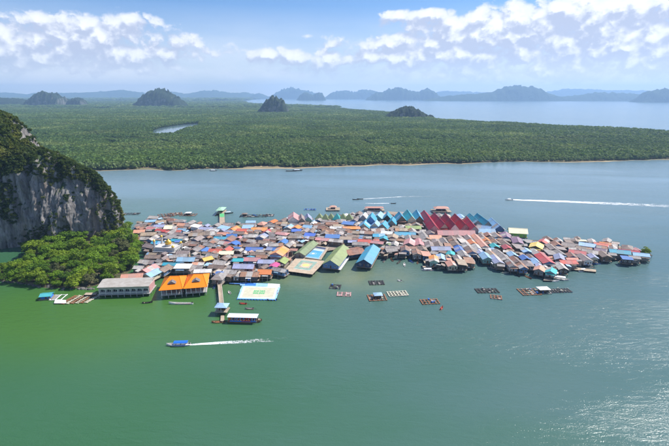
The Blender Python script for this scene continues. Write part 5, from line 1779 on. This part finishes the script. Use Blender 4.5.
# ------------------------------------------------------------------ wakes
M_FOAM, ft, fb = new_mat('foam')
fo = ft.new('ShaderNodeTexCoord').outputs['Object']
fx = ft.new('ShaderNodeSeparateXYZ'); ft.put(fx.inputs[0], ft.new('ShaderNodeAttribute', attribute_name='wake').outputs['Vector'])
n_ = ft.noise(fo, 0.9, 6, 0.7)
n2_ = ft.noise(ft.scalevec(fo, (.3, 1, 1)), 0.35, 4, 0.6)
edge_ = ft.m('SUBTRACT', 1.0, ft.m('MULTIPLY', fx.outputs[1], fx.outputs[1]))
lim_ = ft.m('ADD', 0.33, ft.m('MULTIPLY', fx.outputs[0], 0.30))
al = ft.m('MULTIPLY', ft.step(ft.m('ADD', ft.m('MULTIPLY', n_, .6), ft.m('MULTIPLY', n2_, .5)), lim_, ft.m('ADD', lim_, 0.22)), ft.step(edge_, 0.0, 0.55))
al = ft.m('MULTIPLY', al, ft.step(fx.outputs[0], .6, 1.0, 1.0, 0.0))
fb.inputs['Base Color'].default_value = (0.80, 0.83, 0.84, 1); fb.inputs['Roughness'].default_value = .7
ft.put(fb.inputs['Alpha'], al)


def wake(pts, w0, w1, label):
    """foam trail from the stern (first point) backwards; real ribbon lying on the water"""
    P_ = [gp(*p) for p in pts]
    line = []
    for a, b in zip(P_[:-1], P_[1:]):
        n = max(2, int((b - a).length / 2.0))
        line += [a.lerp(b, k / n) for k in range(n)]
    line.append(P_[-1]); N = len(line)
    vs_, at = [], []
    for i, p in enumerate(line):
        d = (line[min(i + 1, N - 1)] - line[max(i - 1, 0)]).normalized(); s = Vector((-d.y, d.x, 0)); t = i / (N - 1)
        wd = (w0 + (w1 - w0) * t ** .7) / 2
        off = s * (mnoise.noise(p * .08) * wd * .35)
        for q in (-1, -.5, 0, .5, 1):
            z = .05 + .10 * (1 - q * q) * (1 - .7 * t) + .04 * mnoise.noise(p * .7 + Vector((q * 3, 0, 0)))
            v = p + off + s * (wd * q * (1 + .25 * mnoise.noise(p * .3 + Vector((0, q * 5, 0)))))
            vs_.append((v.x, v.y, max(.02, z))); at.append((t, q, 0))
    me = np_mesh('wake_foam', np.array(vs_), grid_faces(N, 5), M_FOAM, True)
    a = me.attributes.new('wake', 'FLOAT_VECTOR', 'POINT'); a.data.foreach_set('vector', np.array(at, np.float32).ravel())
    return tag(link(bpy.data.objects.new('wake_foam', me)), label, 'wake', kind='stuff')


wake([(190.5, 344.8), (215, 343.3), (245, 341.8), (300, 337.6)], 1.2, 5.0, 'white foam trail behind the blue canopied boat')
wake([(513, 199.8), (560, 201.4), (640, 204.8), (790, 211.0)], 5.0, 21, 'broad white wake trailing right from the speedboat')
wake([(363, 199.0), (400, 196.8), (425, 196.4), (455, 196.8)], 1.6, 4.5, 'thin curving wake behind the two dark boats on the channel')
wake([(389, 203.3), (372, 203.5), (346, 203.2)], 2.0, 4.5, 'short white wake behind the dark boat heading right')

# ------------------------------------------------------------------ floating football pitch
ct, loc, an, c = quad_thing('floating_pitch', [(237.2, 298.6), (275.8, 299.6), (280.2, 286.6), (242.0, 285.8)], .6, 'pale floating football pitch raft with light blue border and green blocks', 'raft')
MB().slab([(x, y, .6) for x, y in loc], .45).build('pontoon', M_LBLUE, ct)
patch(ct, 'pitch_surface', loc, .045, .955, .06, .95, .615, M_CREAMF)
for v0, v1 in ((.06, .12), (.90, .95)):
    patch(ct, 'touch_strip', loc, .05, .95, v0, v1, .628, M_CANWHITE)
for u in (.05, .90):
    patch(ct, 'goal_strip', loc, u, u + .05, .12, .90, .628, M_CANWHITE)
for k in range(6):
    u = .36 + .05 * k
    patch(ct, 'painted_block', loc, u, u + .042 - .012 * (k == 2), .38, .66, .632, M_GREENP)
    patch(ct, 'block_inset', loc, u + .012, u + .026, .46, .55 + .05 * (k % 2), .64, M_CREAMF)
for u, rz_ in ((.03, R(90)), (.97, R(-90))):
    goal(ct, bil(loc, u, .5), rz_, z=.6)
dk = MB()
for k in range(14):
    p = bil(loc, k / 13, -0.0); dk.lathe([(.32, -.35), (.36, 0), (.32, .35)], (p.x, p.y - .3, .15), 8)
tag(dk.build('float_drums', M_BLUEPAINT, ct), kind='stuff')
fs_, locs, an, c = quad_thing('floating_stage', [(240, 285.0), (279.5, 287.3), (279.9, 284.0), (240.5, 282.0)], .8, 'narrow blue and white floating stage along the back of the football pitch', 'raft')
MB().slab([(x, y, .62) for x, y in locs], .4).build('pontoon', M_LBLUE, fs_)
patch(fs_, 'blue_cover', locs, .12, .40, .1, .9, .7, M_BLUEPAINT, .06)
patch(fs_, 'blue_cover', locs, .46, .66, .1, .9, .7, M_LBLUE, .06)
patch(fs_, 'white_cover', locs, .70, 1.0, .0, 1.0, .74, M_WHITE, .08)
patch(fs_, 'walkway', locs, -.28, .1, .35, .6, .72, M_HULLBL, .06)

# ------------------------------------------------------------------ long pier
a, b = gp(219.3, 281.5), gp(222.4, 312)
an, Lp = local_frame(b, a)
c = (a + b) / 2
pr = tag(empty('long_pier', (c.x, c.y, 0), an - R(90)), 'long straight pale boarded pier running out from the house fronts', 'pier')
MB().box((0, 0, 2.0), (2.6, Lp, .2)).build('deck', M_DECK2, pr)
st = MB()
for k in range(15):
    for e in (-1, 1):
        st.tube((e * 1.15, -Lp / 2 + .3 + (Lp - .6) * k / 14, -2.2), (e * 1.15, -Lp / 2 + .3 + (Lp - .6) * k / 14, 1.9), .15, n=6)
tag(st.build('stilts', M_CONC, pr), kind='stuff')
for e in (-1, 1):
    rl = MB().tube((e * 1.2, -Lp / 2, 3.0), (e * 1.2, Lp / 2, 3.0), .05, n=5).tube((e * 1.2, -Lp / 2, 2.55), (e * 1.2, Lp / 2, 2.55), .04, n=5)
    for k in range(18):
        y = -Lp / 2 + Lp * k / 17; rl.tube((e * 1.2, y, 2.1), (e * 1.2, y, 3.0), .045, n=5)
    rl.build('railing', M_WHITE, pr)


def pavilion(px, w, l, ang, colour, label, h=3.0, wall=True, roofmat=None, name='pier_pavilion', rh=1.1, deckz=2.0, dx=1.0):
    p = gp(*px)
    r = tag(empty(name, (p.x, p.y, 0), R(ang)), label, 'pavilion')
    MB().box((0, 0, deckz - .1), (w + dx, l + dx, .25)).build('deck', M_DECK2, r)
    stilts(r, w + dx - .4, l + dx - .4, deckz - .2, 2.6, .13)
    for i in range(3):
        for e in (-1, 1):
            MB().tube((-w / 2 + .2 + (w - .4) * i / 2, e * (l / 2 - .2), deckz), (-w / 2 + .2 + (w - .4) * i / 2, e * (l / 2 - .2), deckz + h), .1, n=6).build('post', M_WHITE, r)
    rm = MB(); roof_hip(rm, min(w, l), max(w, l), deckz + h, rh, .5)
    o = rm.build('roof', roofmat or ROOF[colour], r)
    if w > l:
        o.rotation_euler = (0, 0, R(90))
    if wall:
        MB().box((0, l * .25, deckz + .9), (w * .7, .15, 1.7)).build('partition', WALLS[4], r)
        MB().box((0, 0, deckz + .25), (w * .6, l * .3, .45)).build('bench', M_DOOR, r)
    return r


pavilion((222.6, 313), 6.2, 5.2, -4, 'lightblue', 'light blue roofed landing pavilion at the water end of the long pier')
pavilion((219.3, 279.6), 6.0, 4.0, -4, 'blue', 'blue roofed gateway shelter where the long pier meets the houses', wall=False)
ld, locs, an, c = quad_thing('landing_stage', [(220.5, 321), (224.3, 321), (224.2, 315.5), (220.8, 315.5)], .8, 'pale low landing stage in front of the pier pavilion', 'landing stage')
deck_quad(ld, locs, .8, M_DECK2, .2)

# small jetty on the middle waterfront
a, b = gp(421.5, 256), gp(427, 268.2)
an, Lp = local_frame(b, a); c = (a + b) / 2
pr = tag(empty('small_jetty', (c.x, c.y, 0), an - R(90)), 'short narrow T-ended jetty below the pink roofs', 'pier')
MB().box((0, 0, 1.6), (1.8, Lp, .2)).build('deck', M_DECK2, pr)
MB().box((.4, -Lp / 2 - 1.2, 1.55), (7.5, 2.4, .2)).build('jetty_head', M_DECK2, pr)
stilts(pr, 1.7, Lp, 1.5, 3, .12)
# low tan platform by the right-hand houses
ct, locs, an, c = quad_thing('drying_platform', [(587, 259.2), (608.5, 258.8), (603, 253.8), (592, 253.5)], 2.0, 'bare tan boarded platform on stilts near the village tip', 'platform')
deck_quad(ct, locs, 2.0, M_DECK2, .25)
ct, locs, an, c = quad_thing('drying_platform', [(543.5, 280.3), (552, 280.6), (551.5, 278.0), (544.5, 277.6)], 1.0, 'low brown boarded platform beside the slim white boat', 'platform')
deck_quad(ct, locs, 1.0, M_DECK, .25)
ct, locs, an, c = quad_thing('drying_platform', [(571.5, 269.5), (596, 271.8), (596, 269.6), (573, 267.0)], 1.0, 'long narrow pale jetty right of the moored white boats', 'jetty')
deck_quad(ct, locs, 1.0, M_DECK2, .2)


# ------------------------------------------------------------------ fish-farm rafts
def raft(px, wpx, depth, ang, label, tone, nx=4, ny=3, hut=None, drums=True, clutter=0):
    s = mpp(*px); w_ = wpx * s; p = gp(*px)
    r = tag(empty('fish_raft', (p.x, p.y, 0), R(ang)), label, 'raft', 'fish farm rafts')
    fr = MB(); rr_ = random.Random(int(px[0] * 7))
    for i in range(nx + 1):
        x = -w_ / 2 + w_ * i / nx; fr.box((x, 0, .42), (.55, depth + .8, .14), R(rr_.uniform(-2, 2)))
    fr.build('cross_boards', tone, r)
    fr = MB()
    for j in range(ny + 1):
        y = -depth / 2 + depth * j / ny; fr.box((0, y, .3), (w_ + .9, .5, .1), R(rr_.uniform(-1, 1)))
    fr.build('long_boards', tone, r)
    if drums:
        d = MB()
        for i in range(nx + 1):
            for j in range(ny + 1):
                d.lathe([(.26, -.4), (.3, -.2), (.3, .2), (.26, .24)], (-w_ / 2 + w_ * i / nx, -depth / 2 + depth * j / ny, .02), 7)
        tag(d.build('float_drums', M_BLUEPAINT if rr_.random() < .4 else M_BLACK, r), kind='stuff')
    for i in range(nx):
        for j in range(ny):
            if rr_.random() < .6:
                x = -w_ / 2 + w_ * (i + .5) / nx; y = -depth / 2 + depth * (j + .5) / ny
                MB().box((x, y, .2), (w_ / nx - .6, depth / ny - .55, .05)).build('net_cover', M_BLACK if rr_.random() < .6 else M_HULLG, r)
    for k in range(clutter):
        x, y = rr_.uniform(-.4, .4) * w_, rr_.uniform(-.4, .4) * depth
        MB().box((x, y, .5 + .4), (rr_.uniform(.5, 1.2), rr_.uniform(.5, 1.0), .8), rr_.uniform(0, 3)).build('crate', rr_.choice((M_HULLG, M_BLUEPAINT, M_CREAMF, M_HULLB)), r)
    if hut:
        x, hw_, hl_, hc = hut
        h_ = MB().box((0, 0, 1.5), (hw_ * .8, hl_ * .8, 2.1)).build('hut_wall', WALLS[7], r); h_.location = (x, 0, 0)
        q = MB(); roof_hip(q, hl_, hw_, 2.7, .7, .4); o = q.build('hut_roof', hc, r); o.location = (x, 0, 0); o.rotation_euler = (0, 0, R(90))
        put('door', DOORM, r, (x, -hl_ * .4 - .06, 1.5))
    return r


raft((335.4, 287), 10, 6, -8, 'small dark raft near the corner of the moss green hall', M_HULLD, 3, 2, clutter=2)
raft((344, 294.6), 13, 5, -4, 'pinkish white raft below the small dark raft', WALLS[6], 3, 2)
raft((376.5, 283), 14, 6, 4, 'dark raft in open water below the turquoise hall', M_HULLD, 5, 3)
raft((377, 298), 17, 8, 6, 'dark raft carrying a hut with pale blue roof', M_HULLB, 4, 3, (0.5, 4.6, 4.0, ROOF['lightblue']), clutter=4)
raft((397.5, 294), 19, 6.5, 8, 'pale slatted raft right of the hut raft', M_CREAMF, 6, 3, drums=True)
raft((429.8, 302), 17, 6, 6, 'brown raft nearest the small red boat', M_HULLB, 5, 2, clutter=5)
raft((487, 291), 21, 6, 2, 'long dark raft right of centre, left of the white roofed one', M_HULLD, 6, 3, clutter=3)
raft((496, 297.5), 10, 5, -15, 'small tilted brown raft just below a long dark raft', M_HULLB, 3, 2)
raft((529, 292.2), 18, 9, 4, 'cluttered brown raft left of the white roofed raft hut', M_HULLB, 4, 3, clutter=10)
raft((543, 292), 12, 6, 4, 'raft with white roofed hut among dark rafts', M_HULLG, 3, 2, (0, 6.5, 4.6, ROOF['white']), clutter=3)
raft((560, 291), 20, 5, 4, 'long dark raft at the right end of the raft line', M_HULLD, 7, 3, clutter=3)
raft((129, 214), 20, 7, 2, 'thin dark raft in the back water beyond the palms', M_HULLD, 7, 2)
raft((166, 215.5), 13, 14, 30, 'brown raft behind the left end of the village', M_HULLB, 4, 3, clutter=5)
raft((177.5, 214), 8, 10, 20, 'small brown raft in the back water, second from the left', M_HULLB, 3, 3, clutter=3)
raft((188.5, 215), 15, 9, 0, 'raft with a white hut behind the left part of the village', M_HULLB, 5, 3, (0, 5.5, 4.5, ROOF['white']), clutter=4)
raft((253.5, 216), 26, 9, 0, 'long dark raft with sheds behind the orange roofs', M_HULLD, 7, 3, (-9, 5, 4, ROOF['brown']), clutter=7)
raft((269.5, 215.5), 8, 8, 0, 'short dark raft right of the long raft behind the orange roofs', M_HULLD, 3, 2, clutter=3)
raft((310, 209.6), 11, 6, -4, 'dark blue raft behind the pink and lavender gables', M_HULLBL, 4, 2)

# teal-roofed fish raft and drying racks by the island
p = gp(47.5, 298)
fr_ = tag(empty('raft_house', (p.x, p.y, 0), R(12)), 'teal roofed raft house with blue walls floating below the island trees', 'raft house')
MB().box((0, 0, .35), (7.4, 6.6, .35)).build('deck', M_DECK, fr_)
MB().box((0, .2, 1.4), (5.4, 4.6, 1.8)).build('wall', M_BLUEPAINT, fr_)
q = MB(); roof_gable(q, 5.6, 6.2, 2.4, .9, .45, random.Random(1)); o = q.build('roof', ROOF['teal'], fr_); o.rotation_euler = (0, 0, R(90))
put('door', DOORM, fr_, (0, -2.15, 1.5)); put('window', WIN, fr_, (1.8, -2.13, 1.5))
raft((58.5, 297.8), 11, 7, 5, 'raft with dark pool and white frame beside the teal raft house', M_WHITE, 2, 1, drums=False)
ct, locs, an, c = quad_thing('landing_stage', [(54, 303.2), (66, 303.2), (66, 300), (55, 300)], .6, 'bare white pontoon in front of the raft racks', 'pontoon')
deck_quad(ct, locs, .6, M_WHITE, .25)
for k in range(6):
    raft((69.5 + 4.6 * k, 300.2 - .25 * k), 4.0, 11, -14, 'narrow striped rack float, %s from the teal raft house' % ORDN(k), (M_HULLB, M_CREAMF)[k % 2], 2, 5, drums=False)
ct, locs, an, c = quad_thing('landing_stage', [(84, 294.8), (96, 294.8), (97, 292.6), (86, 292.6)], 1.4, 'short pale gangway from the rack floats to the white hall', 'gangway')
deck_quad(ct, locs, 1.4, M_DECK2, .2)

# ------------------------------------------------------------------ back-shore landings
pavilion((333, 210), 7, 4, 0, 'white', 'white and salmon pavilion in the back water behind the olive bungalows', roofmat=ROOF['salmon'], rh=1.2, dx=8, deckz=1.4, h=2.6)
pavilion((374, 211), 19, 5, 0, 'salmon', 'long salmon roofed landing pavilion behind the turquoise roofs', rh=1.0, dx=3, deckz=1.5, h=2.6)
pavilion((441, 212), 15, 7, 0, 'salmon', 'salmon roofed landing pavilion behind the maroon roofs', h=3.2, rh=1.6, dx=5, deckz=1.6)
ct, locs, an, c = quad_thing('back_pier', [(219.5, 224), (225, 224), (224, 209.5), (219.5, 209.5)], 2.0, 'green floored pier leading from the back of the village', 'pier')
deck_quad(ct, locs, 2.0, M_DECK2, .25)
patch(ct, 'green_floor', locs, .05, .95, .45, .98, 2.02, M_GREENP, .012)
pavilion((221.5, 213.5), 7, 14, 0, 'lime', 'light green roofed shelter on the back pier', roofmat=roof_mat('mint', (0.40, 0.72, 0.48), amount=.15), h=3.2)
boat((217.2, 215), 9, 80, 'dark boat moored left of the back pier', M_HULLD, None, B=2.2)
boat((228.5, 213.5), 10, 20, 'dark boat moored right of the back pier', M_HULLD, M_CANWHITE, B=2.4)

# tree in a planter at the village tip
p = gp(645, 256.5)
tr_ = tag(empty('planted_deck', (p.x, p.y, 0), R(-15)), 'small dark stilt deck at the very end of the village', 'deck')
MB().box((0, 0, 1.9), (7.5, 6, .3)).build('deck', M_POST, tr_)
stilts(tr_, 7.2, 5.6, 1.8, 2.4, .13)
for k, (dx_, hh) in enumerate(((-1.2, 4.6), (1.0, 5.4))):
    tree((p.x + dx_ * 1.2, p.y + .6 * k, 2.05), hh, 1, k * 2.0, ('smaller', 'larger')[k] + ' green tree growing on the deck at the village tip', 'trees at the village tip', 1.2)
# ------------------------------------------------------------------ the humid air over the bay
hz, ht, hb = new_mat('haze_air')
hz.node_tree.nodes.remove(hb)
pv = ht.new('ShaderNodeVolumePrincipled')
pv.inputs['Color'].default_value = (0.45, 0.67, 1.0, 1)
pv.inputs['Density'].default_value = 8e-5
pv.inputs['Anisotropy'].default_value = 0.15
ht.l.new(pv.outputs[0], hz.node_tree.nodes['Material Output'].inputs['Volume'])
hbx = MB().box((0, 7300, 249), (37600, 22800, 502))
tag(hbx.build('haze', hz), 'pale blue haze filling the air over the bay', 'haze', kind='stuff')
